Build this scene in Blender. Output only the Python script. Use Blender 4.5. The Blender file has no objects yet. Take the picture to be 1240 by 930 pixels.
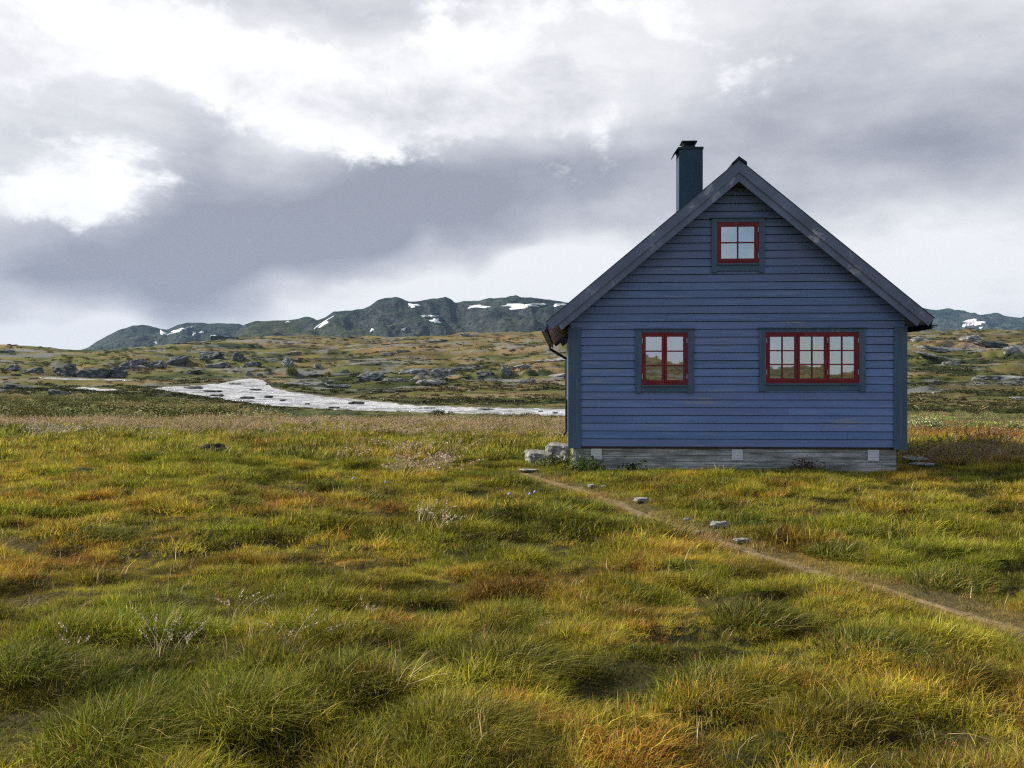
import bpy, bmesh, math, random
import numpy as np
from mathutils import Vector, Matrix

R = math.radians
rng = np.random.default_rng(7)
random.seed(7)
scene = bpy.context.scene
COL = scene.collection

# ------------------------------------------------------------------ survey constants
F = 1102.0            # focal length in survey units
CX, HY = 620.0, 462.0 # optical axis and horizon in the same units
EYE = 1.72            # eye height above the meadow

# ------------------------------------------------------------------ helpers
def tag(o, label=None, cat=None, group=None, kind=None):
    if label: o['label'] = label
    if cat: o['category'] = cat
    if group: o['group'] = group
    if kind: o['kind'] = kind
    return o

def link(o, parent=None):
    COL.objects.link(o)
    if parent is not None: o.parent = parent
    return o

def empty(name, loc=(0, 0, 0), rz=0):
    o = bpy.data.objects.new(name, None)
    o.empty_display_size = .2
    o.location = loc; o.rotation_euler = (0, 0, rz)
    return link(o)

def obj_bm(name, bm, mat, parent=None, smooth=False):
    me = bpy.data.meshes.new(name)
    bm.normal_update()
    bm.to_mesh(me); bm.free()
    if mat: me.materials.append(mat)
    if smooth:
        me.polygons.foreach_set('use_smooth', [True] * len(me.polygons))
    return link(bpy.data.objects.new(name, me), parent)

def mesh_np(name, V, faces, mat=None, smooth=False, attrs=None):
    """V (n,3); faces (m,4) or (m,3) arrays or a list of both"""
    me = bpy.data.meshes.new(name)
    if not isinstance(faces, list): faces = [faces]
    V = np.asarray(V, dtype=np.float32)
    me.vertices.add(len(V)); me.vertices.foreach_set('co', V.ravel())
    faces = [np.asarray(f, dtype=np.int32) for f in faces if len(f)]
    if faces:
        loops = np.concatenate([f.ravel() for f in faces])
        tot = np.concatenate([np.full(len(f), f.shape[1], dtype=np.int32) for f in faces])
        st = np.concatenate([[0], np.cumsum(tot)[:-1]]).astype(np.int32)
        me.loops.add(len(loops)); me.loops.foreach_set('vertex_index', loops)
        me.polygons.add(len(tot)); me.polygons.foreach_set('loop_start', st)
        me.polygons.foreach_set('loop_total', tot)
        if smooth: me.polygons.foreach_set('use_smooth', np.ones(len(tot), dtype=bool))
    me.update(calc_edges=True)
    for k, (typ, arr) in (attrs or {}).items():
        a = me.attributes.new(k, typ, 'POINT')
        arr = np.asarray(arr)
        if typ == 'INT':
            a.data.foreach_set('value', arr.astype(np.int32).ravel())
        else:
            fld = {'FLOAT': 'value', 'FLOAT_COLOR': 'color', 'FLOAT_VECTOR': 'vector'}[typ]
            a.data.foreach_set(fld, arr.astype(np.float32).ravel())
    if mat: me.materials.append(mat)
    return me

def box(bm, x0, x1, y0, y1, z0, z1):
    v = [bm.verts.new((x, y, z)) for x in (x0, x1) for y in (y0, y1) for z in (z0, z1)]
    for f in ((0, 1, 3, 2), (4, 6, 7, 5), (0, 4, 5, 1), (2, 3, 7, 6), (0, 2, 6, 4), (1, 5, 7, 3)):
        bm.faces.new([v[i] for i in f])
    return v

def prism(bm, pts, axis_off):
    """closed prism: polygon pts (3d) extruded by axis_off"""
    a = [bm.verts.new(p) for p in pts]
    b = [bm.verts.new(Vector(p) + Vector(axis_off)) for p in pts]
    n = len(pts)
    bm.faces.new(a); bm.faces.new(b[::-1])
    for i in range(n):
        bm.faces.new([a[i], b[i], b[(i + 1) % n], a[(i + 1) % n]])
    bmesh.ops.recalc_face_normals(bm, faces=bm.faces[:])

def tube(bm, pts, r, n=8):
    rings = []
    for i, p in enumerate(pts):
        p = Vector(p)
        a = Vector(pts[max(i - 1, 0)]); b = Vector(pts[min(i + 1, len(pts) - 1)])
        d = (b - a).normalized()
        u = d.orthogonal().normalized(); w = d.cross(u)
        rings.append([bm.verts.new(p + (u * math.cos(t) + w * math.sin(t)) * r)
                      for t in [2 * math.pi * k / n for k in range(n)]])
    for i in range(len(rings) - 1):
        A, B = rings[i], rings[i + 1]
        best = min(range(n), key=lambda s: sum((A[k].co - B[(k + s) % n].co).length for k in range(n)))
        for k in range(n):
            bm.faces.new([A[k], A[(k + 1) % n], B[(k + 1 + best) % n], B[(k + best) % n]])
    bm.faces.new(rings[0][::-1]); bm.faces.new(rings[-1])

def bevel(bm, w, seg=1):
    bmesh.ops.bevel(bm, geom=bm.edges[:], offset=w, segments=seg, affect='EDGES', profile=.7)

# ------------------------------------------------------------------ noise (numpy)
_perm = np.random.default_rng(3).permutation(4096)
_val = np.random.default_rng(4).random(4096) * 2 - 1
def _h(ix, iy, s):
    return _val[(_perm[(_perm[(ix + s * 57) & 4095] + iy) & 4095])]
def vnoise(x, y, s=0):
    x = np.asarray(x, float); y = np.asarray(y, float)
    ix = np.floor(x).astype(int); iy = np.floor(y).astype(int)
    fx = x - ix; fy = y - iy
    fx = fx * fx * fx * (fx * (fx * 6 - 15) + 10); fy = fy * fy * fy * (fy * (fy * 6 - 15) + 10)
    a = _h(ix, iy, s); b = _h(ix + 1, iy, s); c = _h(ix, iy + 1, s); d = _h(ix + 1, iy + 1, s)
    return (a * (1 - fx) + b * fx) * (1 - fy) + (c * (1 - fx) + d * fx) * fy
def fbm(x, y, s=0, o=4, g=.5):
    t = 0; a = 1; n = 0
    for k in range(o):
        t = t + a * vnoise(x * 2 ** k + 13.7 * k, y * 2 ** k - 7.1 * k, s + k); n += a; a *= g
    return t / n * 1.5
def ridged(x, y, s=0, o=5):
    t = 0; a = 1; n = 0
    for k in range(o):
        t = t + a * (1 - np.abs(vnoise(x * 2 ** k + 5.3 * k, y * 2 ** k + 3.1 * k, s + k)) * 1.8); n += a; a *= .5
    return t / n
def sstep(a, b, x):
    t = np.clip((x - a) / (b - a), 0, 1)
    return t * t * (3 - 2 * t)

# ------------------------------------------------------------------ terrain survey
TD = np.array([45, 60, 80, 110, 150, 200, 270, 350, 450, 600, 800, 1100, 1500.])
TC = {
    -500: [511, 508, 500, 484, 476, 468, 461, 446, 430, 412, 420, 428, 432],
    0:    [511, 508, 500, 484, 476, 468, 461, 447, 432, 417, 424, 430, 434],
    100:  [511, 508, 500, 485, 478, 471, 463, 456, 434, 425, 428, 431, 434],
    200:  [512, 509, 502, 487, 479, 472, 465, 457, 443, 427, 417, 421, 426],
    300:  [512, 510, 504, 493, 486, 476, 466, 459, 445, 425, 408, 411, 418],
    400:  [513, 511, 506, 496, 488, 481, 471, 459, 446, 428, 407, 409, 414],
    500:  [513, 511, 507, 497, 489, 478, 467, 457, 441, 425, 405, 407, 411],
    600:  [514, 512, 508, 495.5, 487, 477, 467, 454, 438, 424, 409, 405, 409],
    700:  [514, 512, 508, 495.5, 487, 477, 466, 452, 435, 422, 410, 404, 408],
    900:  [514, 512, 508, 498, 489, 477, 465, 448, 431, 417, 405, 403, 408],
    1150: [518, 516, 510.5, 502, 492, 478, 463, 446, 429, 414, 402, 405, 410],
    1250: [518, 516, 510.5, 502, 492, 478, 463, 446, 430, 416, 405, 408, 412],
    1700: [511, 509, 506, 499, 488, 474, 460, 443, 427, 413, 400, 405, 410],
}
_cols = np.array(sorted(TC)); _tab = np.array([TC[c] for c in _cols])
_tz = EYE + (HY - _tab) / F * TD[None, :]
_tz = np.concatenate([np.zeros((len(_cols), 4)), _tz], axis=1)
_tl = np.log(np.concatenate([[1.0, 8, 20, 33], TD]))
_gl = np.linspace(0, np.log(1500), 500)
_gc = np.linspace(-500, 1700, 300)
_A = np.array([np.interp(_gl, _tl, r) for r in _tz])
_G = np.array([np.interp(_gc, _cols, _A[:, k]) for k in range(len(_gl))]).T
def _blur(a, n, ax):
    k = np.hanning(2 * n + 3)[1:-1]; k /= k.sum()
    p = [(0, 0), (0, 0)]; p[ax] = (n, n)
    a = np.pad(a, p, mode='edge')
    return np.apply_along_axis(lambda v: np.convolve(v, k, 'valid'), ax, a)
_G = _blur(_blur(_G, 7, 1), 6, 0)

def base_h(px, D):
    u = np.clip((px - _gc[0]) / (_gc[1] - _gc[0]), 0, len(_gc) - 1.001)
    v = np.clip(np.log(np.maximum(D, 1.0)) / (_gl[1] - _gl[0]), 0, len(_gl) - 1.001)
    i = u.astype(int); j = v.astype(int); fu = u - i; fv = v - j
    return (_G[i, j] * (1 - fu) + _G[i + 1, j] * fu) * (1 - fv) + (_G[i, j + 1] * (1 - fu) + _G[i + 1, j + 1] * fu) * fv

def to_pd(x, y):
    x = np.asarray(x, float); y = np.asarray(y, float)
    r = np.hypot(x, y); az = np.arctan2(x, y)
    D = r * np.maximum(np.cos(az), .82)
    px = CX + F * np.tan(np.clip(az, -.79, .79))
    px = np.clip(px, -500, 1700)
    return px, D

# house frame (world)
YAW = math.atan(65 / F)
HX = Vector((math.cos(YAW), -math.sin(YAW), 0)); HYV = Vector((math.sin(YAW), math.cos(YAW), 0))
HO = Vector((71 / F * 17.6, 17.6, 0))
def house_local(x, y):
    dx = x - HO.x; dy = y - HO.y
    return dx * HX.x + dy * HX.y, dx * HYV.x + dy * HYV.y

def at(px, py):            # point of the flat meadow seen in this direction
    D = EYE * F / (py - HY)
    return np.array([(px - CX) / F * D, D])

PATH = np.array([at(*p) for p in [(632, 572), (655, 578), (684, 586), (715, 597), (752, 610), (790, 625), (838, 644),
                                  (880, 656), (935, 675), (1000, 693), (1060, 707), (1130, 727), (1200, 748), (1280, 775), (1400, 812)]])
def path_dist(x, y):
    d = np.full(np.shape(x), 1e9)
    for a, b in zip(PATH[:-1], PATH[1:]):
        ab = b - a; t = np.clip(((x - a[0]) * ab[0] + (y - a[1]) * ab[1]) / (ab @ ab), 0, 1)
        d = np.minimum(d, np.hypot(x - a[0] - t * ab[0], y - a[1] - t * ab[1]))
    return d

# water bodies: (px, near D, far D)
RIVER = np.array([[188, 205, 212], [200, 190, 235], [220, 178, 245], [245, 163, 262], [270, 150, 292], [290, 140, 335], [302, 134, 345],
                  [318, 127, 330], [330, 123, 250], [350, 118, 225], [400, 111, 196], [450, 108, 165], [500, 104, 142],
                  [560, 98, 126], [620, 93, 118], [690, 90, 115], [760, 90, 110], [900, 85, 105], [1000, 78, 92]])
RAPID = np.array([[88, 196, 200], [96, 186, 214], [112, 182, 212], [126, 178, 205], [138, 182, 200], [146, 186, 190]])
BROOK = np.array([[48, 300, 303], [60, 296, 308], [80, 294, 309], [100, 297, 312], [125, 297, 309], [145, 302, 309], [160, 306, 309]])
BECK = np.array([[1120, 79, 81], [1150, 77, 84], [1180, 75.5, 84.5], [1220, 75, 85], [1260, 75, 85], [1400, 75, 84], [1480, 78, 80]])
def water_mask(px, D):
    m = np.zeros(np.shape(px))
    for w in (RIVER, RAPID, BROOK, BECK):
        n = np.interp(px, w[:, 0], w[:, 1]); f = np.interp(px, w[:, 0], w[:, 2])
        k = sstep(n * .985, n * 1.02, D) * (1 - sstep(f * .985, f * 1.02, D))
        k = k * sstep(w[0, 0] - 4, w[0, 0] + 4, px) * (1 - sstep(w[-1, 0] - 4, w[-1, 0] + 4, px))
        m = np.maximum(m, k)
    return m

def hummock(x, y):
    h = fbm(x / 1.3, y / .9, 11, 2) * .040 + fbm(x / .50, y / .32, 15, 3) * .070
    big = np.maximum(0, vnoise(x / 2.1 + 3.3, y / 1.5 + 1.9, 21)) ** 1.5 * .05
    return h + big

def crags(px, D, tx):
    """rock steps in the slope: (from, to, distance, height, depth)"""
    z = 0
    for a, b, d0, h, w in ((425, 705, 322, 2.4, 16), (480, 700, 372, 1.6, 20), (40, 185, 388, 4.2, 24), (90, 350, 455, 3.2, 34), (230, 330, 430, 2.2, 24),
                           (1080, 1300, 300, 2.4, 18), (1080, 1300, 205, 1.1, 10), (1080, 1300, 420, 3.0, 26), (1080, 1300, 560, 3.4, 30)):
        d = d0 * (1 + .05 * vnoise(px / 40, px * 0 + d0, 51) + .02 * vnoise(px / 11, px * 0 + d0, 52))
        u = (D - d) / w
        prof = sstep(-.35, .1, u) * np.exp(-np.maximum(u, 0) ** 2 * .35)
        z = z + h * prof * (.75 + .5 * fbm(px / 55, D / 90, 53, 2)) * sstep(a, a + 45, px) * (1 - sstep(b - 45, b, px))
    return z

def ground_z(x, y):
    x = np.asarray(x, float); y = np.asarray(y, float)
    px, D = to_pd(x, y)
    z = base_h(px, D)
    ab = np.abs(np.arctan2(x, y)); z = z * np.where(ab > 1.2, .42 + .42 * np.exp(-((ab - math.pi) / .11) ** 2), 1.0)
    near = 1 - sstep(55, 90, D)
    lx, ly = house_local(x, y)
    dh = np.hypot(np.maximum(0, np.maximum(-.2 - lx, lx - 6.5)), np.maximum(0, np.maximum(-.2 - ly, ly - 7.8)))
    calm = sstep(.1, 1.6, dh)
    pd = path_dist(x, y)
    calm = calm * (.12 + .88 * sstep(.25, 1.1, pd))
    z = z + hummock(x, y) * near * calm - .03 * (1 - sstep(.10, .3, pd)) * near
    z = z - .25 * (1 - sstep(-.2, .05, dh))
    far = sstep(120, 260, D)
    mid = sstep(60, 120, D)
    wet = water_mask(px, D)
    dry = 1 - np.clip(_wet_soft(px, D), 0, 1)
    ang = np.arctan2(x, y)
    tx = ang * D                      # along the slope
    z = z + (fbm(tx / 9, D / 5, 31, 3) * .35 * mid + fbm(tx / 40, D / 18, 35, 4) * 1.4 * far
             + (ridged(tx / 150, D / 24, 41, 5) - .55) * 4.2 * sstep(200, 420, D) + (ridged(tx / 60, D / 9, 47, 3) - .55) * .9 * far + crags(px, D, tx) + fbm(tx / 120, D / 260, 57, 3) * 4.5 * sstep(430, 700, D)) * dry
    return z - wet * .7 * mid

def _wet_soft(px, D):
    m = np.zeros(np.shape(px))
    for w in (RIVER, RAPID, BROOK, BECK):
        n = np.interp(px, w[:, 0], w[:, 1]); f = np.interp(px, w[:, 0], w[:, 2])
        k = sstep(n * .86, n * .98, D) * (1 - sstep(f * 1.02, f * 1.14, D))
        k = k * sstep(w[0, 0] - 30, w[0, 0] + 2, px) * (1 - sstep(w[-1, 0] - 2, w[-1, 0] + 30, px))
        m = np.maximum(m, k)
    return m

def ray(px, py, lo=40, hi=1500):
    """first point of the terrain seen towards (px, py)"""
    D = np.exp(np.linspace(math.log(lo), math.log(hi), 1200))
    x = (px - CX) / F * D
    z = ground_z(x, D)
    line = EYE + (HY - py) / F * D
    k = np.argmax(z >= line)
    if z[k] < line[k]: k = len(D) - 1
    return Vector((x[k], D[k], z[k]))

# ------------------------------------------------------------------ materials
def new_mat(name):
    m = bpy.data.materials.new(name); m.use_nodes = True
    nt = m.node_tree; nt.nodes.clear()
    return m, nt
class NB:
    """tiny node builder"""
    def __init__(s, nt): s.nt = nt
    def n(s, typ, **kw):
        nd = s.nt.nodes.new(typ)
        ins = kw.pop('ins', {})
        for k, v in kw.items(): setattr(nd, k, v)
        for k, v in ins.items():
            sock = nd.inputs[k]
            if isinstance(v, bpy.types.NodeSocket): s.nt.links.new(v, sock)
            else: sock.default_value = v
        return nd
    def math(s, op, a, b=0., c=None, clamp=False):
        ins = {0: a, 1: b}
        if c is not None: ins[2] = c
        nd = s.n('ShaderNodeMath', operation=op, ins=ins); nd.use_clamp = clamp
        return nd.outputs[0]
    def vmath(s, op, a, b=(0, 0, 0)):
        return s.n('ShaderNodeVectorMath', operation=op, ins={0: a, 1: b}).outputs[0]
    def mix(s, f, a, b, blend='MIX'):
        nd = s.n('ShaderNodeMix', data_type='RGBA', blend_type=blend)
        for k, v in ((0, f), (6, a), (7, b)):
            sock = nd.inputs[k]
            if isinstance(v, bpy.types.NodeSocket): s.nt.links.new(v, sock)
            else: sock.default_value = (*v, 1) if isinstance(v, tuple) and len(v) == 3 else v
        return nd.outputs[2]
    def noise(s, vec, scale, detail=4, rough=.55, dist=0.):
        return s.n('ShaderNodeTexNoise', ins={'Vector': vec, 'Scale': scale, 'Detail': detail, 'Roughness': rough, 'Distortion': dist})
    def ramp(s, f, stops, interp='LINEAR'):
        nd = s.n('ShaderNodeValToRGB', ins={0: f}); cr = nd.color_ramp; cr.interpolation = interp
        while len(cr.elements) < len(stops): cr.elements.new(.5)
        for e, (p, c) in zip(cr.elements, stops):
            e.position = p; e.color = (*c, 1) if len(c) == 3 else c
        return nd.outputs[0]
    def range(s, v, a, b, c=0., d=1., smooth=True):
        return s.n('ShaderNodeMapRange', interpolation_type='SMOOTHSTEP' if smooth else 'LINEAR',
                   ins={'Value': v, 'From Min': a, 'From Max': b, 'To Min': c, 'To Max': d}).outputs[0]
    def attr(s, name, typ='GEOMETRY'):
        return s.n('ShaderNodeAttribute', attribute_name=name, attribute_type=typ)
    def coord(s, kind='Object'): return s.n('ShaderNodeTexCoord').outputs[kind]
    def mapping(s, vec, scale=(1, 1, 1), loc=(0, 0, 0), rot=(0, 0, 0)):
        return s.n('ShaderNodeMapping', ins={'Vector': vec, 'Scale': scale, 'Location': loc, 'Rotation': rot}).outputs[0]
    def bump(s, h, strength=.5, dist=.01):
        return s.n('ShaderNodeBump', ins={'Height': h, 'Strength': strength, 'Distance': dist}).outputs[0]
    def out(s, sh): s.n('ShaderNodeOutputMaterial', ins={'Surface': sh})
    def principled(s, col, rough=.7, normal=None, spec=.4, metal=0.):
        ins = {'Base Color': col if isinstance(col, bpy.types.NodeSocket) else (*col, 1), 'Roughness': rough, 'Specular IOR Level': spec, 'Metallic': metal}
        if normal is not None: ins['Normal'] = normal
        return s.n('ShaderNodeBsdfPrincipled', ins=ins).outputs[0]

def paint_mat(name, col, worn, grain=(1, 1, 1), wear=.35, var=.18, rough=.55, bstr=.35, shade_fade=None):
    """painted sawn timber, weathered: grain runs along the axis with the small scale"""
    m, nt = new_mat(name); b = NB(nt); co = b.coord()
    g = b.noise(b.mapping(co, grain), 14, 6, .65).outputs[0]
    big = b.noise(co, 1.3, 4, .6).outputs[0]
    fine = b.noise(co, 60, 3, .6).outputs[0]
    br = b.attr('board').outputs['Fac']
    c = b.mix(b.range(g, .35, .75), tuple(x * (1 - var) for x in col), tuple(x * (1 + var) for x in col))
    c = b.mix(b.math('MULTIPLY', b.range(big, .3, .7), .35), c, tuple(x * .72 for x in col))
    c = b.mix(b.math('MULTIPLY', br, .55), c, tuple((x * .7 + y * .3) for x, y in zip(col, worn)))
    hs = b.n('ShaderNodeHueSaturation', ins={'Hue': b.range(b.math('ADD', b.math('MULTIPLY', br, .5), b.math('MULTIPLY', big, .5)), .2, .8, .494, .508), 'Color': c,
                                             'Value': b.range(b.math('FRACT', b.math('MULTIPLY', br, 7.3)), 0, 1, .88, 1.12)}).outputs[0]
    c = b.mix(1.0, c, hs)
    if shade_fade:      # overhang shade and weathering both blended into the upper gable colour
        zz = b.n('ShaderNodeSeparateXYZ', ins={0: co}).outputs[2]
        fz = b.range(b.math('ADD', zz, b.math('ADD', b.math('MULTIPLY', br, .9), b.math('MULTIPLY', big, 1.6))), shade_fade[0] + .8, shade_fade[1] + 1.6, 0, .8)
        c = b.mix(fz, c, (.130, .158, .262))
    w = b.math('MULTIPLY', b.range(b.math('ADD', g, b.math('MULTIPLY', big, .6)), .88, 1.04), wear)
    c = b.mix(w, c, worn)
    h = b.math('ADD', g, b.math('MULTIPLY', fine, .4))
    b.out(b.principled(c, b.range(big, .3, .7, rough - .1, rough + .12), b.bump(h, bstr, .006), .35))
    return m

M = {}
M['siding'] = paint_mat('blue_siding_paint', (.150, .236, .490), (.27, .28, .34), (.06, 1, 1), .9, shade_fade=(1.6, 4.6))
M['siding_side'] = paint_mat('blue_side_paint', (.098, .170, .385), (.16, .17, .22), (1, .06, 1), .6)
M['trim'] = paint_mat('teal_trim_paint', (.086, .146, .236), (.17, .20, .21), (1, 1, .08), .8)
M['trim_h'] = paint_mat('teal_trim_paint_level', (.086, .146, .236), (.17, .20, .21), (.08, 1, 1), .8)
M['barge'] = paint_mat('blue_grey_barge_paint', (.180, .207, .315), (.52, .51, .52), (.12, 1, .12), 1.0)
M['red'] = paint_mat('red_window_paint', (.25, .018, .018), (.3, .08, .08), (.3, 1, .3), .35)
M['dark_metal'] = paint_mat('dark_sheet_metal', (.012, .022, .034), (.05, .07, .08), (1, 1, .3), .4, .25, .45, .1)
M['chimney'] = paint_mat('chimney_sheet', (.014, .048, .100), (.05, .09, .13), (1, 1, .25), .4, .2, .4, .1)
M['white_paint'] = paint_mat('white_paint', (.82, .82, .84), (.4, .4, .4), (1, 1, .3), .5, .06, .5, .1)
M['roofing'] = paint_mat('roofing_felt', (.03, .033, .04), (.08, .08, .08), (1, 1, 1), .5)
M['soffit'] = paint_mat('bare_soffit_boards', (.52, .38, .18), (.3, .22, .12), (1, .06, 1), .4, .25)
M['brass'] = paint_mat('hinge_metal', (.5, .5, .52), (.2, .2, .2), (1, 1, 1), .4)
M['inner'] = paint_mat('room_panel', (.10, .075, .05), (.1, .08, .06), (1, 1, .1), .2)
M['added_curtain'] = paint_mat('added_white_curtain', (.75, .76, .78), (.7, .7, .7), (6, 1, .2), .2, .1, .8, .2)
M['black'] = paint_mat('black_enamel', (.012, .012, .014), (.03, .03, .03), (1, 1, 1), .2, .1, .25, .05)

def concrete_mat():
    m, nt = new_mat('board_marked_concrete'); b = NB(nt); co = b.coord()
    n1 = b.noise(b.mapping(co, (.25, 1, 1.6)), 6, 6, .65).outputs[0]
    n2 = b.noise(co, 25, 4, .6).outputs[0]
    st = b.noise(b.mapping(co, (.12, 1, 3.2)), 9, 5, .65).outputs[0]
    c = b.ramp(n1, [(.3, (.11, .112, .108)), (.45, (.28, .285, .275)), (.56, (.47, .475, .46)), (.70, (.62, .62, .60))])
    c = b.mix(b.range(st, .52, .64, 0, .85), c, (.10, .10, .08))
    c = b.mix(b.range(n2, .55, .7, 0, .6), c, (.14, .14, .10))
    zc = b.n('ShaderNodeSeparateXYZ', ins={0: co}).outputs[2]
    jl = b.math('LESS_THAN', b.math('FRACT', b.math('MULTIPLY', b.math('ADD', zc, b.math('MULTIPLY', n2, .012)), 11.1)), .16)
    c = b.mix(b.math('MULTIPLY', jl, b.range(n1, .4, .6, .2, .8)), c, (.11, .105, .09))
    b.out(b.principled(c, .9, b.bump(b.math('ADD', n2, n1), .6, .012), .2))
    return m
M['concrete'] = concrete_mat()

def glass_mat():
    m, nt = new_mat('old_window_glass'); b = NB(nt); co = b.coord()
    n = b.noise(co, 2.2, 2, .5).outputs[0]
    nm = b.bump(n, .05, .02)
    gl = b.n('ShaderNodeBsdfGlossy', ins={'Color': (.92, .96, 1, 1), 'Roughness': .01, 'Normal': nm}).outputs[0]
    tr = b.n('ShaderNodeBsdfTransparent', ins={'Color': (.75, .8, .8, 1)}).outputs[0]
    mx = b.n('ShaderNodeMixShader', ins={0: .44, 1: tr, 2: gl}).outputs[0]
    b.out(mx); return m
M['glass'] = glass_mat()

def rock_mat(name, dark, mid, light, lichen=(.30, .29, .20), moss=.75):
    m, nt = new_mat(name); b = NB(nt)
    co = b.coord('Object'); geo = b.n('ShaderNodeNewGeometry')
    sc = b.attr('rsize').outputs['Fac']            # metres per unit of relief, set per rock
    v = b.n('ShaderNodeVectorMath', operation='SCALE', ins={0: co, 3: sc}).outputs[0]
    n = b.noise(v, 3.0, 8, .62, .3).outputs[0]
    n2 = b.noise(b.mapping(v, (1, 1, 3.2)), 2.2, 5, .6).outputs[0]
    n3 = b.noise(v, 14, 4, .6).outputs[0]
    c = b.ramp(n, [(.34, dark), (.48, mid), (.64, light)])
    c = b.mix(b.range(n2, .52, .66, 0, .6), c, dark)
    c = b.mix(b.range(n3, .58, .7, 0, .6), c, lichen)
    up = b.n('ShaderNodeSeparateXYZ', ins={0: geo.outputs['Normal']}).outputs[2]
    mo = b.math('MULTIPLY', b.range(up, .55, .9), b.range(n2, .45, .62))
    c = b.mix(b.math('MULTIPLY', mo, moss), c, (.10, .10, .03))
    b.out(b.principled(c, .85, b.bump(b.math('ADD', n, b.math('MULTIPLY', n3, .35)), .9, .12), .25))
    return m
M['rock'] = rock_mat('grey_bedrock', (.05, .055, .058), (.15, .16, .165), (.32, .33, .33))
M['rock_dark'] = rock_mat('dark_bedrock', (.022, .027, .028), (.075, .084, .088), (.19, .20, .205), (.14, .15, .10))
M['rock_pale'] = rock_mat('pale_stone', (.13, .13, .125), (.28, .275, .265), (.46, .45, .44), (.33, .31, .24))
M['stone_white'] = rock_mat('bleached_stone', (.26, .255, .25), (.50, .49, .475), (.74, .73, .71), (.6, .58, .52), 0.)
M['rock_brown'] = rock_mat('brown_peaty_stone', (.010, .008, .008), (.03, .022, .02), (.16, .15, .17), (.06, .035, .02))

def leaf_mat(name, trans=.3, straw=None, straw_at=.86, gloss=.06):
    """foliage: colour of the clump it belongs to, varied leaf by leaf"""
    m, nt = new_mat(name); b = NB(nt)
    t = b.attr('tint', 'INSTANCER').outputs['Color']
    t2 = b.attr('tint').outputs['Color']           # same attribute on single plants
    f = b.attr('single').outputs['Fac']
    c = b.mix(f, t, t2)
    bl = b.n('ShaderNodeSeparateColor', ins={0: b.attr('blade').outputs['Color']})
    r, g2 = bl.outputs[0], bl.outputs[1]
    hsv = b.n('ShaderNodeHueSaturation', ins={'Hue': b.range(g2, 0, 1, .462, .524, False), 'Saturation': 1.0,
                                              'Value': b.range(b.math('POWER', r, 1.4), 0, 1, .34, 2.1, False), 'Color': c}).outputs[0]
    if straw:
        hsv = b.mix(b.range(r, straw_at, straw_at + .05), hsv, straw)
    d = b.n('ShaderNodeBsdfDiffuse', ins={'Color': hsv}).outputs[0]
    tl = b.n('ShaderNodeBsdfTranslucent', ins={'Color': hsv}).outputs[0]
    x = b.n('ShaderNodeMixShader', ins={0: trans, 1: d, 2: tl}).outputs[0]
    gl = b.n('ShaderNodeBsdfGlossy', ins={'Color': (1, 1, 1, 1), 'Roughness': .45}).outputs[0]
    x = b.n('ShaderNodeMixShader', ins={0: gloss, 1: x, 2: gl}).outputs[0]
    b.out(x); return m
M['grass'] = leaf_mat('meadow_grass_blades', .40, (.54, .42, .15), .90, .01)
M['seed'] = leaf_mat('dry_seed_heads', .35, None, gloss=.02)
M['leaf'] = leaf_mat('willow_leaves', .25, None, gloss=.015)
M['heath'] = leaf_mat('heath_leaves', .15, None, gloss=.02)

def ground_mat():
    m, nt = new_mat('moor_ground'); b = NB(nt)
    geo = b.n('ShaderNodeNewGeometry'); P = geo.outputs['Position']
    c = b.attr('soil').outputs['Color']
    n1 = b.noise(P, 7, 6, .65).outputs[0]
    n2 = b.noise(b.mapping(P, (1, .5, 1)), .45, 7, .68).outputs[0]
    n3 = b.noise(b.mapping(P, (1, .45, 1)), .09, 6, .66).outputs[0]
    v = b.math('ADD', b.math('MULTIPLY', b.range(n1, .25, .75, .6, 1.4, False), .34),
               b.math('ADD', b.math('MULTIPLY', b.range(n2, .3, .7, .45, 1.55, False), .33), b.math('MULTIPLY', b.range(n3, .3, .7, .5, 1.5, False), .33)))
    vv = b.n('ShaderNodeCombineColor', ins={0: v, 1: v, 2: v}).outputs[0]
    c = b.mix(1.0, c, vv, 'MULTIPLY')
    b.out(b.principled(c, .95, b.bump(b.math('ADD', n2, b.math('MULTIPLY', n1, .3)), .8, .5), .1))
    return m
M['ground'] = ground_mat()

def path_mat():
    m, nt = new_mat('trodden_path'); b = NB(nt); P = b.n('ShaderNodeNewGeometry').outputs['Position']
    n = b.noise(P, 9, 8, .7).outputs[0]; n2 = b.noise(P, 45, 4, .7).outputs[0]
    c = b.ramp(n, [(.3, (.11, .08, .042)), (.5, (.25, .185, .10)), (.7, (.38, .30, .17))])
    c = b.mix(b.range(n2, .55, .7, 0, .8), c, (.50, .42, .27))
    b.out(b.principled(c, .95, b.bump(b.math('ADD', n, n2), 1., .03), .1)); return m
M['path'] = path_mat()

def water_mat():
    m, nt = new_mat('rushing_river_water'); b = NB(nt); P = b.n('ShaderNodeNewGeometry').outputs['Position']
    w1 = b.noise(b.mapping(P, (.55, .5, 1)), 1.3, 7, .7, 1.2).outputs[0]
    w2 = b.noise(b.mapping(P, (.5, 1, 1), (0, 0, 0), (0, 0, .5)), .22, 5, .65, 1.).outputs[0]
    foam = b.range(b.math('ADD', b.math('MULTIPLY', w1, .55), b.math('MULTIPLY', w2, .5)), .43, .60)
    c = b.mix(foam, (.06, .07, .078), (.70, .71, .73))
    ro = b.range(foam, 0, 1, .08, .7)
    b.out(b.principled(c, ro, b.bump(b.math('ADD', w1, b.math('MULTIPLY', w2, .6)), 1., .6), .6)); return m
M['water'] = water_mat()

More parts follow.
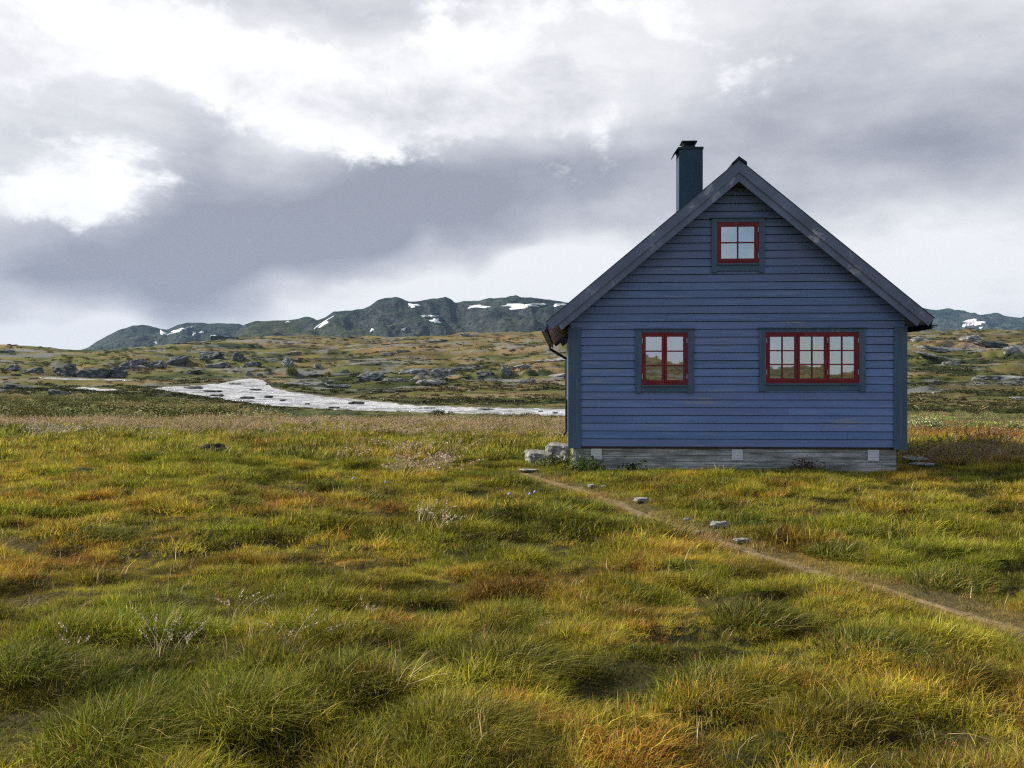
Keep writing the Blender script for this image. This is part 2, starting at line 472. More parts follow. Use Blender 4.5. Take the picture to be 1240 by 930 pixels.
def mountain_mat():
    m, nt = new_mat('mountain_slope'); b = NB(nt); geo = b.n('ShaderNodeNewGeometry'); P = geo.outputs['Position']
    n1 = b.noise(b.mapping(P, (1, .7, 1.6)), .0045, 10, .66, .4).outputs[0]
    n2 = b.noise(b.mapping(P, (1, .6, 2.0)), .017, 8, .68).outputs[0]
    n3 = b.noise(P, .06, 5, .7).outputs[0]
    c = b.ramp(b.math('ADD', b.math('MULTIPLY', n1, .5), b.math('MULTIPLY', n2, .5)),
               [(.38, (.004, .010, .016)), (.46, (.012, .030, .034)), (.52, (.034, .066, .048)), (.58, (.062, .088, .062)), (.68, (.15, .165, .165))])  # kept dark: cloud shadow over the slopes is put into these colours
    zz = b.n('ShaderNodeSeparateXYZ', ins={0: P}).outputs[2]
    lowg = b.range(b.math('ADD', zz, b.math('MULTIPLY', b.math('SUBTRACT', n1, .5), 220)), 300, 140)
    c = b.mix(b.math('MULTIPLY', lowg, .75), c, b.ramp(n2, [(.36, (.035, .045, .016)), (.5, (.085, .098, .034)), (.64, (.16, .125, .05))]))
    steep = b.range(b.n('ShaderNodeSeparateXYZ', ins={0: geo.outputs['Normal']}).outputs[2], .93, .80)
    c = b.mix(b.math('MULTIPLY', steep, b.range(n2, .4, .6, .4, 1)), c, b.ramp(n3, [(.35, (.02, .025, .03)), (.7, (.13, .14, .15))]))
    b.out(b.principled(c, .95, b.bump(b.math('ADD', n2, b.math('MULTIPLY', n3, .4)), 1., 34), .1)); return m
M['mountain'] = mountain_mat()

def snow_mat():
    m, nt = new_mat('old_snow'); b = NB(nt); P = b.n('ShaderNodeNewGeometry').outputs['Position']
    n = b.noise(P, .05, 5, .6).outputs[0]
    c = b.ramp(n, [(.3, (.70, .72, .75)), (.6, (.88, .89, .9))])
    b.out(b.principled(c, .7, None, .2)); return m
M['snow'] = snow_mat()

# ------------------------------------------------------------------ the sky
SUN_AZ, SUN_EL = -74.0, 35.0
def build_world():
    w = bpy.data.worlds.new('World'); scene.world = w; w.use_nodes = True
    nt = w.node_tree; nt.nodes.clear(); b = NB(nt)
    d = b.n('ShaderNodeTexCoord').outputs['Generated']
    sep = b.n('ShaderNodeSeparateXYZ', ins={0: d}); x, y, z = sep.outputs
    az = b.math('ARCTAN2', x, y)
    hyp = b.math('SQRT', b.math('ADD', b.math('MULTIPLY', x, x), b.math('MULTIPLY', y, y)))
    el = b.math('ARCTAN2', z, hyp)
    P0 = b.n('ShaderNodeCombineXYZ', ins={0: az, 1: el, 2: 0.}).outputs[0]
    dn = b.mapping(d, (1, 1, 1.7))
    def warp(scale, amt, detail, rough=.6):
        n = b.noise(dn, scale, detail, rough).outputs[1]
        v = b.vmath('SUBTRACT', n, (.5, .5, .5))
        return b.n('ShaderNodeVectorMath', operation='SCALE', ins={0: v, 3: amt}).outputs[0]
    soft = b.vmath('ADD', P0, warp(3.2, .16, 3))
    crisp = b.vmath('ADD', P0, b.vmath('ADD', warp(5.0, .12, 9, .62), warp(14, .03, 5, .6)))
    def blobs(coord, lst):
        tot = None
        for (px, py, sx, sy, rot, amp) in lst:
            a0 = math.atan((px - CX) / F); e0 = math.atan((HY - py) / F * math.cos(a0))
            mp = b.n('ShaderNodeMapping', vector_type='TEXTURE',
                     ins={'Vector': coord, 'Location': (a0, e0, 0), 'Rotation': (0, 0, R(rot)), 'Scale': (sx / F, sy / F, 1)}).outputs[0]
            g = b.n('ShaderNodeTexGradient', gradient_type='QUADRATIC_SPHERE', ins={0: mp}).outputs[1]
            tot = b.math('MULTIPLY', g, amp) if tot is None else b.math('MULTIPLY_ADD', g, amp, tot)
        return tot
    grey = blobs(soft, [
        (470, 262, 560, 130, 8, 1.9), (330, 300, 420, 130, 10, 1.2), (760, 215, 420, 130, 6, 1.0), (60, 350, 420, 95, 12, 1.25),
        (230, 190, 120, 190, 0, .8), (1120, 180, 400, 190, -20, 1.35), (1240, 120, 260, 150, 0, .6), (60, 160, 160, 120, 0, .45),
        (420, -10, 260, 60, 0, .5), (900, 270, 300, 70, 5, .6), (1000, 210, 220, 90, 0, .55), (650, 300, 300, 60, 10, .5)])
    white = blobs(crisp, [
        (490, 120, 310, 115, 5, 2.1), (630, 130, 230, 105, -6, 1.9), (380, 130, 190, 90, 0, 1.0), (800, 70, 330, 130, 0, .32),
        (930, 70, 150, 110, 0, .12), (110, 205, 200, 120, 10, .72), (60, 60, 260, 110, 0, .8), (180, 40, 330, 110, 0, .9),
        (30, 250, 130, 70, 0, .7), (700, 10, 420, 70, 0, .8)])
    strip = blobs(soft, [
        (150, 412, 260, 40, 14, 1.0), (520, 335, 380, 60, 10, .9), (820, 330, 420, 80, 0, .9), (1180, 330, 320, 110, 0, .75), (40, 430, 200, 30, 0, .7)])
    n_l = b.noise(dn, 2.4, 6, .6, .3).outputs[0]
    n_d = b.noise(dn, 8, 8, .62, .2).outputs[0]
    n_f = b.noise(dn, 22, 7, .6).outputs[0]
    n_s = b.noise(b.mapping(d, (1, 1, 5)), 4.5, 5, .6).outputs[0]
    front = b.range(y, .1, .6)
    # darkness of the cloud base
    gd = b.math('ADD', grey, b.math('MULTIPLY', b.math('SUBTRACT', n_l, .5), 1.3))
    gd = b.math('ADD', gd, b.math('MULTIPLY', b.math('SUBTRACT', n_s, .5), .9))
    gd = b.math('ADD', gd, b.math('MULTIPLY', b.math('SUBTRACT', n_d, .5), 1.2))
    gd = b.math('ADD', gd, b.math('MULTIPLY', b.math('SUBTRACT', n_f, .5), .45))
    gd = b.math('ADD', gd, b.range(front, 0, 1, .45, 0.))
    gd = b.math('SUBTRACT', gd, b.math('MULTIPLY', strip, 1.15))
    gd = b.range(gd, -.25, 1.65, 0, 1, False)
    body = b.ramp(gd, [(0, (.94, .935, .935)), (.22, (.78, .785, .80)), (.5, (.575, .585, .63)), (.78, (.42, .435, .49)), (1, (.335, .35, .405))])
    # sunlit billows in front of it
    wm = b.math('ADD', white, b.math('ADD', b.math('MULTIPLY', b.math('SUBTRACT', n_d, .5), 1.5), b.math('MULTIPLY', b.math('SUBTRACT', n_f, .5), .55)))
    wmask = b.math('MULTIPLY', b.range(wm, .30, .70), 1.0)
    shade = b.ramp(b.math('ADD', b.math('MULTIPLY', n_d, .55), b.math('MULTIPLY', n_l, .45)), [(.36, (.66, .665, .69)), (.44, (.84, .842, .852)), (.52, (1.02, 1.02, 1.02)), (.62, (1.14, 1.14, 1.13))])
    cl = b.mix(wmask, body, shade)
    dim = b.math('MULTIPLY', b.range(el, .56, 1.1, .80, .27), b.range(y, .2, -.5, 1., 1.35))
    cl = b.mix(1.0, cl, b.n('ShaderNodeCombineColor', ins={0: dim, 1: dim, 2: b.math('POWER', dim, .9)}).outputs[0], 'MULTIPLY')
    sky = b.n('ShaderNodeTexSky', sky_type='NISHITA')
    sky.sun_disc = False; sky.sun_elevation = R(SUN_EL); sky.sun_rotation = R(SUN_AZ % 360)
    sky.altitude = 1000; sky.air_density = 1.0; sky.dust_density = 1.0; sky.ozone_density = 1.5
    bg1 = b.n('ShaderNodeBackground', ins={0: sky.outputs[0], 1: .10}).outputs[0]
    bg2 = b.n('ShaderNodeBackground', ins={0: cl, 1: 1.0}).outputs[0]
    # breaks in the cloud behind the photographer show blue
    gap = b.math('MULTIPLY', b.range(b.math('ADD', n_l, b.math('MULTIPLY', b.math('SUBTRACT', n_d, .5), .35)), .60, .46), b.range(y, .25, -.3))
    gap = b.math('MAXIMUM', gap, b.math('MULTIPLY', b.math('MULTIPLY', b.range(y, -.75, -.9), b.range(x, .09, .17)), b.range(n_l, .66, .48)))
    cover = b.math('SUBTRACT', .97, b.math('MULTIPLY', gap, .85))
    mx = b.n('ShaderNodeMixShader', ins={0: cover, 1: bg1, 2: bg2}).outputs[0]
    b.n('ShaderNodeOutputWorld', ins={0: mx})
    w.cycles.sampling_method = 'MANUAL'; w.cycles.sample_map_resolution = 1024
build_world()

sun = bpy.data.lights.new('sun', 'SUN'); sun.energy = 5.0; sun.angle = R(.6); sun.color = (1, .93, .80)
so = link(bpy.data.objects.new('sun', sun))
sd = Vector((math.sin(R(SUN_AZ)) * math.cos(R(SUN_EL)), math.cos(R(SUN_AZ)) * math.cos(R(SUN_EL)), math.sin(R(SUN_EL))))
so.rotation_euler = sd.to_track_quat('Z', 'Y').to_euler(); so.location = (-20, 10, 30)

cam = bpy.data.cameras.new('camera'); cam.sensor_width = 36; cam.lens = 36 * F / 1240; cam.clip_start = .05; cam.clip_end = 30000
co_ = link(bpy.data.objects.new('camera', cam)); co_.location = (0, 0, EYE)
co_.rotation_euler = (R(90) - 3 / F, 0, 0); scene.camera = co_

scene.view_settings.view_transform = 'Standard'; scene.view_settings.look = 'None'
scene.view_settings.gamma = 1; scene.view_settings.exposure = 0.35; scene.view_settings.use_curve_mapping = False
try:
    scene.cycles.max_bounces = 6; scene.cycles.diffuse_bounces = 2; scene.cycles.glossy_bounces = 3
    scene.cycles.transmission_bounces = 3; scene.cycles.transparent_max_bounces = 8; scene.cycles.volume_bounces = 0
    scene.cycles.use_denoising = False; scene.cycles.pixel_filter_type = 'BLACKMAN_HARRIS'; scene.cycles.filter_width = 1.2
    scene.cycles.caustics_reflective = False; scene.cycles.caustics_refractive = False
except Exception: pass
HAZE = True

# ------------------------------------------------------------------ ground sheet
def soil_colour(x, y):
    px, D = to_pd(x, y)
    ang = np.arctan2(x, y); tx = ang * D
    n = lambda sx, sy, s, o=4: fbm(tx / sx, D / sy, s, o)
    def pal(stops, t):
        p = [s for s, _ in stops]
        return np.stack([np.interp(t, p, [c[k] for _, c in stops]) for k in range(3)], -1)
    meadow = pal([(-.6, (.030, .030, .010)), (0, (.060, .054, .018)), (.6, (.10, .075, .026))], n(1.2, 1.2, 61))
    scrub = pal([(-.5, (.035, .05, .014)), (0, (.08, .10, .03)), (.5, (.15, .13, .05))], n(6, 9, 63))
    # moorland beyond the river: greens, russets, straw, dark heath
    t = n(60, 30, 65, 5) * .95 + n(14, 9, 67, 3) * .85 - .12
    hill = pal([(-.75, (.020, .030, .010)), (-.42, (.045, .058, .014)), (-.12, (.110, .118, .028)), (.15, (.145, .135, .042)), (.5, (.18, .13, .05)), (.85, (.24, .18, .09))], t)
    ypix = HY - F * (base_h(px, D) - EYE) / np.maximum(D, 1)
    russet = sstep(330, 420, px) * (1 - sstep(690, 760, px)) * np.exp(-((ypix - 424) / 17) ** 2) + .6 * np.exp(-((ypix - 408) / 12) ** 2) * sstep(150, 260, px)
    russet = np.clip(russet * (.6 + n(30, 12, 71)), 0, 1)[..., None]
    hill = hill * (1 - russet * .42) + np.array([.24, .155, .065]) * russet * .42
    green = np.clip(np.exp(-((ypix - 483) / 10) ** 2) * (.7 + n(25, 12, 73)), 0, 1)[..., None]
    hill = hill * (1 - green * .5) + np.array([.10, .10, .028]) * green * .5
    gl = np.clip(sstep(345, 270, px) * np.exp(-((ypix - 441) / 14) ** 2) * (.75 + n(30, 14, 83)), 0, 1)[..., None]
    hill = hill * (1 - gl * .6) + np.array([.115, .125, .032]) * gl * .6
    lo = np.clip(sstep(400, 450, px) * (1 - sstep(700, 760, px)) * np.exp(-((ypix - 471) / 7) ** 2) * (.8 + n(20, 8, 85)), 0, 1)[..., None]
    hill = hill * (1 - lo * .65) + np.array([.045, .055, .014]) * lo * .65
    dk = np.clip(sstep(1080, 1120, px) * np.exp(-((ypix - 465) / 40) ** 2) * (.55 + n(40, 12, 75)), 0, 1)[..., None]
    hill = hill * (1 - dk * .6) + np.array([.035, .042, .014]) * dk * .6
    rk = np.clip(sstep(.30, .62, n(26, 8, 77, 5) + .45 * n(6, 3, 79, 3)) * sstep(150, 260, D), 0, 1)[..., None]
    hill = hill * (1 - rk * .8) + np.array([.19, .195, .195]) * rk * .8
    bank = (np.clip(_wet_soft(px, D), 0, 1) * sstep(70, 90, D))[..., None] * .4
    hill = hill * (1 - bank) + np.array([.13, .115, .075]) * bank
    a = sstep(40, 52, D)[..., None]; h = sstep(85, 150, D)[..., None]
    tp = ((1 - sstep(.15, .7, path_dist(x, y))) * .5)[..., None]
    meadow = meadow * (1 - tp) + np.array([.17, .135, .055]) * tp
    c = meadow * (1 - a) + scrub * a
    return c * (1 - h) + hill * h

def build_ground():
    azf = np.linspace(R(-35), R(35), 620)
    azb = np.linspace(R(35), R(325), 90)[1:-1]
    az = np.concatenate([azf, azb])
    r = np.exp(np.linspace(math.log(1.2), math.log(1800), 720))
    A, Rr = np.meshgrid(az, r, indexing='ij')
    dd = Rr / np.maximum(np.cos(A), .82)
    X = np.sin(A) * dd; Y = np.cos(A) * dd
    Z = ground_z(X, Y)
    C = soil_colour(X, Y)
    n, m = X.shape
    V = np.stack([X, Y, Z], -1).reshape(-1, 3)
    i = np.arange(n); i2 = (i + 1) % n
    j = np.arange(m - 1)
    I, J = np.meshgrid(i, j, indexing='ij'); I2 = i2[I]
    f = np.stack([I * m + J, I * m + J + 1, I2 * m + J + 1, I2 * m + J], -1).reshape(-1, 4)
    # centre cap
    zc = float(ground_z(np.array([0.]), np.array([.3]))[0])
    V = np.concatenate([V, [[0, 0, zc]]]); k = len(V) - 1
    tri = np.stack([np.full(n, k), i * m, i2 * m], -1)
    Cc = np.concatenate([C.reshape(-1, 3), [[.06, .05, .02]]]); Cc = np.concatenate([Cc, np.ones((len(Cc), 1))], 1)
    # outer apron out to the horizon
    last = V[i * m + m - 1]
    ap = last.copy(); ap[:, :2] *= 6.0; ap[:, 2] = -60
    V = np.concatenate([V, ap]); Cc = np.concatenate([Cc, np.tile([[.04, .05, .03, 1]], (n, 1))])
    af = np.stack([i * m + m - 1, k + 1 + i, k + 1 + i2, i2 * m + m - 1], -1)
    me = mesh_np('ground', V, [np.concatenate([f, af]), tri], M['ground'], True, {'soil': ('FLOAT_COLOR', Cc)})
    me.flip_normals()
    o = link(bpy.data.objects.new('ground', me)); tag(o, kind='structure')
    return o
build_ground()

def ribbon_water(name, W, cols=None):
    pxs = np.linspace(W[0, 0], W[-1, 0], cols or int((W[-1, 0] - W[0, 0]) * .8) + 12)
    nn = np.interp(pxs, W[:, 0], W[:, 1]); ff = np.interp(pxs, W[:, 0], W[:, 2])
    wob = fbm(pxs / 9, pxs * 0 + 3, 91, 3) * .015
    nn = nn * (1 + wob) * .985; ff = ff * (1 + fbm(pxs / 11, pxs * 0 + 9, 95, 3) * .025) * 1.01
    k = 26
    t = np.linspace(0, 1, k)
    D = np.exp(np.log(nn)[:, None] * (1 - t) + np.log(ff)[:, None] * t)
    PX = np.repeat(pxs[:, None], k, 1)
    Z = base_h(PX, D) - .12 + fbm(PX / 6, D / 6, 97, 2) * .05
    V = np.stack([(PX - CX) / F * D, D, Z], -1).reshape(-1, 3)
    n = len(pxs)
    I, J = np.meshgrid(np.arange(n - 1), np.arange(k - 1), indexing='ij')
    f = np.stack([I * k + J, (I + 1) * k + J, (I + 1) * k + J + 1, I * k + J + 1], -1).reshape(-1, 4)
    o = link(bpy.data.objects.new(name, mesh_np(name, V, f, M['water'], True)))
    tag(o, kind='structure')
ribbon_water('river', RIVER); ribbon_water('river_rapids', RAPID); ribbon_water('far_stream', BROOK); ribbon_water('side_stream', BECK)

def build_path():
    pts = []
    for a, b in zip(PATH[:-1], PATH[1:]):
        L = np.hypot(*(b - a)); n = max(2, int(L / .08))
        for t in np.linspace(0, 1, n, endpoint=False): pts.append(a + (b - a) * t)
    pts = np.array(pts)
    for _ in range(12): pts[1:-1] = (pts[:-2] + pts[1:-1] * 2 + pts[2:]) / 4
    d = np.gradient(pts, axis=0); d /= np.linalg.norm(d, axis=1)[:, None]
    nrm = np.stack([-d[:, 1], d[:, 0]], -1)
    k = 9; s = np.linspace(-1, 1, k)
    i = np.arange(len(pts))
    wb = .06 + .07 * sstep(7.5, 12, pts[:, 1]); wl = wb * (1 + fbm(i / 7., i * 0 + 1., 101, 3) * .8); wr = wb * (1 + fbm(i / 6., i * 0 + 5., 105, 3) * .8)
    off = np.where(s[None] < 0, s[None] * wl[:, None], s[None] * wr[:, None])
    XY = pts[:, None, :] + nrm[:, None, :] * off[..., None]
    Z = ground_z(XY[..., 0], XY[..., 1]) + .018 * (1 - np.abs(s)[None] ** 3) - .004
    V = np.concatenate([XY, Z[..., None]], -1).reshape(-1, 3); n = len(pts)
    I, J = np.meshgrid(np.arange(n - 1), np.arange(k - 1), indexing='ij')
    f = np.stack([I * k + J, I * k + J + 1, (I + 1) * k + J + 1, (I + 1) * k + J], -1).reshape(-1, 4)
    me = mesh_np('path', V, f, M['path'], True)
    o = link(bpy.data.objects.new('path', me)); tag(o, kind='structure')
build_path()

# ------------------------------------------------------------------ mountains
class Mountain:
    def __init__(s, sky, d_foot, d_ridge, foot_py, seed, rough=1.0, nu=420, nv=130):
        sky = np.array(sky, float)
        px = np.linspace(sky[0, 0], sky[-1, 0], nu)
        ry = np.interp(px, sky[:, 0], sky[:, 1])
        k = np.array([.25, .5, .25]); ry = np.convolve(np.pad(ry, 1, mode='edge'), k, 'valid')
        t = np.linspace(0, 1.6, nv)
        PX, T = np.meshgrid(px, t, indexing='ij')
        D = d_foot + (d_ridge - d_foot) * T
        zr = EYE + (HY - ry) / F * d_ridge
        zf = EYE + (HY - foot_py) / F * d_foot
        prof = np.where(T <= 1, np.clip(T, 0, 1) ** 1.25, 1 - .5 * (T - 1) ** 1.3)
        Z = zf + (zr[:, None] - zf) * prof
        X = (PX - CX) / F * D
        hgt = np.maximum(zr - zf, 20)[:, None]
        amp = hgt * .27 * rough * np.sin(np.clip(T, 0, 1) * math.pi) ** .8 + hgt * .045 * rough
        Z = Z + (ridged(X / 620 + D / 2100, D / 900, seed, 6) - .62) * amp * 2.0 + fbm(X / 120, D / 170, seed + 9, 5) * amp * .75 + (ridged(X / 230 + D / 900, D / 420, seed + 17, 5) - .6) * amp * .8
        s.PX, s.D, s.X, s.Z, s.nu, s.nv = PX, D, X, Z, nu, nv
        s.px = px; s.py = HY - F * (Z - EYE) / D
        s.t1 = int(np.argmin(np.abs(t - 1)))
    def build(s, name):
        V = np.stack([s.X, s.D, s.Z], -1).reshape(-1, 3); m = s.nv
        I, J = np.meshgrid(np.arange(s.nu - 1), np.arange(m - 1), indexing='ij')
        f = np.stack([I * m + J, (I + 1) * m + J, (I + 1) * m + J + 1, I * m + J + 1], -1).reshape(-1, 4)
        o = link(bpy.data.objects.new(name, mesh_np(name, V, f, M['mountain'], True))); tag(o, kind='structure')
        return o
    def point(s, px, py):
        i = int(np.clip((px - s.px[0]) / (s.px[1] - s.px[0]), 0, s.nu - 2)); fu = np.clip((px - s.px[i]) / (s.px[1] - s.px[0]), 0, 1)
        lerp = lambda A: A[i] * (1 - fu) + A[i + 1] * fu
        y = lerp(s.py)[:s.t1 + 1]; X = lerp(s.X); D = lerp(s.D); Z = lerp(s.Z)
        k = int(np.argmax(y <= py))
        if y[k] > py: k = s.t1
        if k == 0: return np.array([X[0], D[0], Z[0]])
        t = (y[k - 1] - py) / max(y[k - 1] - y[k], 1e-6); t = np.clip(t, 0, 1)
        return np.array([A[k - 1] * (1 - t) + A[k] * t for A in (X, D, Z)])

MT = {}
MT['left'] = Mountain([(40, 436), (85, 428), (107, 420), (118, 412), (130, 405), (145, 398), (160, 393), (172, 391.5), (182, 393), (196, 397), (202, 398), (215, 393), (228, 390), (250, 390.5), (270, 391),
                       (290, 391.5), (300, 395), (320, 399), (345, 404), (400, 412), (440, 420)], 4300, 5200, 428, 201, .8)
MT['main'] = Mountain([(255, 424), (275, 412), (288, 400), (296, 391), (310, 387.5), (330, 386), (345, 385.5), (358, 384), (368, 381), (374, 381.5), (384, 386), (394, 381), (404, 373), (414, 371.5), (425, 373), (440, 370), (448, 366), (456, 358.5), (466, 354.5),
                       (478, 355), (486, 358.5), (496, 364), (510, 362), (520, 357.5), (530, 354), (540, 351.5), (545, 353), (551, 359.5), (562, 357.5), (580, 359), (600, 358), (622, 358.5), (645, 361), (672, 363), (690, 365),
                       (760, 362), (840, 366), (920, 372), (1000, 376), (1060, 384), (1100, 396), (1130, 410)], 2600, 3700, 406, 231, 1.0, 640)
MT['right'] = Mountain([(960, 400), (1020, 380), (1080, 372), (1108, 370.5), (1118, 372), (1130, 374.5), (1150, 375), (1168, 376.5), (1190, 378.5), (1208, 378), (1222, 381.5), (1236, 384), (1260, 379), (1300, 372), (1380, 376), (1480, 390), (1600, 412)], 5200, 6800, 408, 261, .8)
MT['knoll'] = Mountain([(1150, 412), (1175, 405), (1195, 403), (1220, 400.5), (1240, 398.5), (1280, 396), (1340, 399), (1420, 410)], 2000, 2500, 414, 281, .7, 200, 80)
for k in ('left', 'main', 'right', 'knoll'): MT[k].build('mountain')

def snow(m, px, py, w, h, rot, label):
    n, k = 26, 14
    V = []; ca, sa = math.cos(R(rot)), math.sin(R(rot))
    sd_ = int(px * 7) % 97
    rings = []
    for j in range(k + 1):
        q = j / k
        for i in range(n):
            a = 2 * math.pi * i / n
            rr = q * (1 + .28 * math.sin(3 * a + sd_) + .22 * math.sin(5 * a + 2.1 * sd_) + .12 * math.sin(9 * a + sd_))
            u = math.cos(a) * rr * w / 2; v = math.sin(a) * rr * h / 2
            p = m.point(px + u * ca + v * sa, py - u * sa + v * ca)
            up = 5.0 * (1 - q ** 3) + .2
            V.append((p[0], p[1] - up, p[2] + up * .6))
    f = []
    for j in range(k):
        for i in range(n):
            f.append((j * n + i, j * n + (i + 1) % n, (j + 1) * n + (i + 1) % n, (j + 1) * n + i))
    V = np.array(V); org = V.mean(0)
    me = mesh_np('snow_patch', V - org, np.array(f), M['snow'], True)
    me.flip_normals()
    o = link(bpy.data.objects.new('snow_patch', me)); o.location = org
    tag(o, label, 'snow patch', 'snow patches on the distant mountains')
ml, mm, mr, mk = MT['left'], MT['main'], MT['right'], MT['knoll']
for a in [
    (ml, 197, 403, 8, 4, -20, 'short slanting snow patch left of the long streak on the leftmost mountain'),
    (ml, 216, 400.5, 25, 3.6, 18, 'long slanting snow streak high on the leftmost mountain'),
    (ml, 235, 404, 5, 4, 60, 'small upright snow patch right of the long streak on the leftmost mountain'),
    (ml, 244.5, 402.5, 5, 2.4, 0, 'small flat snow patch, the highest of the little ones on the leftmost mountain'),
    (ml, 189, 415, 4, 2.5, 0, 'tiny snow patch low near the foot of the leftmost mountain'),
    (ml, 259, 407.5, 7, 3.5, 0, 'wedge of snow beside the flat bar near the saddle of the leftmost mountain'),
    (ml, 272, 408.3, 15, 2.4, 0, 'flat bar of snow near the saddle at the right end of the leftmost mountain'),
    (mm, 349, 390, 4.5, 2, 0, 'tiny snow patch on the low shoulder at the left end of the central mountain'),
    (mm, 392, 391.5, 22, 4, 34, 'steep diagonal snow streak running down a gully of the central mountain'),
    (mm, 501, 370, 14, 4, 0, 'snow patch in the notch between the two summits of the central mountain'),
    (mm, 521, 383, 22, 2.2, 0, 'thin level snow line below the notch of the central mountain'),
    (mm, 527.5, 388.5, 11, 5.5, -10, 'ragged snow patch just under the thin level snow line'),
    (mm, 450.5, 400, 6, 3, 45, 'small slanting snow patch low on the central mountain under the left summit'),
    (mm, 489, 399, 5, 2.6, 30, 'small snow patch low on the central mountain under the notch'),
    (mm, 579, 371.5, 24, 3.6, 0, 'medium flat snow patch right of the right summit of the central mountain'),
    (mm, 632, 370.5, 48, 6, 2, 'largest long snow patch on the plateau of the central mountain'),
    (mm, 677, 369.5, 16, 2.8, 5, 'snow strip on the plateau close to the roof edge of the house'),
    (mr, 1178, 391, 26, 8, 3, 'broad snow patch on the hazy mountain right of the house'),
    (mr, 1188, 397, 5, 2, 20, 'tiny snow patch below the broad one on the hazy mountain right of the house'),
    (mk, 1232, 408, 12, 2.6, 0, 'snow strip on the dark ridge at the right edge of the photo'),
]: snow(*a)

# ------------------------------------------------------------------ rocks
def rock_mesh(seed, sx, sy, sz, sub=3, slab=0., mat=None, rough=1.0, pw=.72):
    """angular weathered stone, base at z=0 (a little buried)"""
    r = np.random.default_rng(seed)
    bm = bmesh.new()
    n = 26
    for k in range(n):
        v = r.normal(size=3); v /= np.linalg.norm(v); v *= .82 + .18 * r.random()
        v = np.sign(v) * np.abs(v) ** pw
        if slab: v[2] = np.clip(v[2], -.8, .55 + .1 * r.random())
        bm.verts.new(v)
    res = bmesh.ops.convex_hull(bm, input=bm.verts[:])
    bmesh.ops.delete(bm, geom=[g for g in set(res['geom_interior'] + res['geom_unused']) if isinstance(g, bmesh.types.BMVert)], context='VERTS')
    for k in range(sub):
        bmesh.ops.triangulate(bm, faces=bm.faces[:]); bmesh.ops.subdivide_edges(bm, edges=bm.edges[:], cuts=1, use_grid_fill=True)
        if k == 0: bmesh.ops.smooth_vert(bm, verts=bm.verts[:], factor=.22, use_axis_x=True, use_axis_y=True, use_axis_z=True)
    bm.verts.ensure_lookup_table(); bm.normal_update()
    co = np.array([v.co[:] for v in bm.verts]); nr = np.array([v.normal[:] for v in bm.verts])
    q = co * 2.1 + seed % 17
    d = fbm(q[:, 0] + q[:, 2] * .7, q[:, 1] - q[:, 2] * 1.3, seed % 50, 4) * .13 + (ridged(q[:, 0] * .9, q[:, 2] * 1.7 + q[:, 1] * .4, seed % 31, 3) - .6) * .14
    co = co + nr * (d * rough)[:, None]
    co = co * np.array([sx, sy, sz]) / 2
    co[:, 2] += sz * .34
    for v, c in zip(bm.verts, co): v.co = c
    me = bpy.data.meshes.new('rock'); bm.normal_update(); bm.to_mesh(me); bm.free()
    a = me.attributes.new('rsize', 'FLOAT', 'POINT'); k = 2.2 / max(sx, sy, sz)
    a.data.foreach_set('value', np.full(len(me.vertices), k, dtype=np.float32))
    me.materials.append(mat or M['rock'])
    return me

def rock(name, label, cat, p, size, seed, mat='rock', rz=0., tilt=(0, 0), group=None, sub=3, slab=0., rough=1., pw=.72):
    me = rock_mesh(seed, *size, sub=sub, slab=slab, mat=M[mat], rough=rough, pw=pw); me.name = name
    o = link(bpy.data.objects.new(name, me)); o.location = p; o.rotation_euler = (tilt[0], tilt[1], rz)
    tag(o, label, cat, group); return o

def far_rock(px, py, w, h, label, mat='rock', seed=None, tilt=0., slab=0., name='rock_outcrop', cat='rock outcrop', group='rock outcrops across the river', depth=.8):
    p = ray(px, py)
    s = p.y / F
    W, Hh = w * s, h * s
    return rock(name, label, cat, p - Vector((0, 0, Hh * .42)), (W * 1.05, max(W * depth * .7, Hh), Hh * 1.4), seed or int(px * 13 + py * 7), mat,
                rz=random.uniform(-.3, .3), tilt=(0, R(tilt)), group=group, slab=slab)

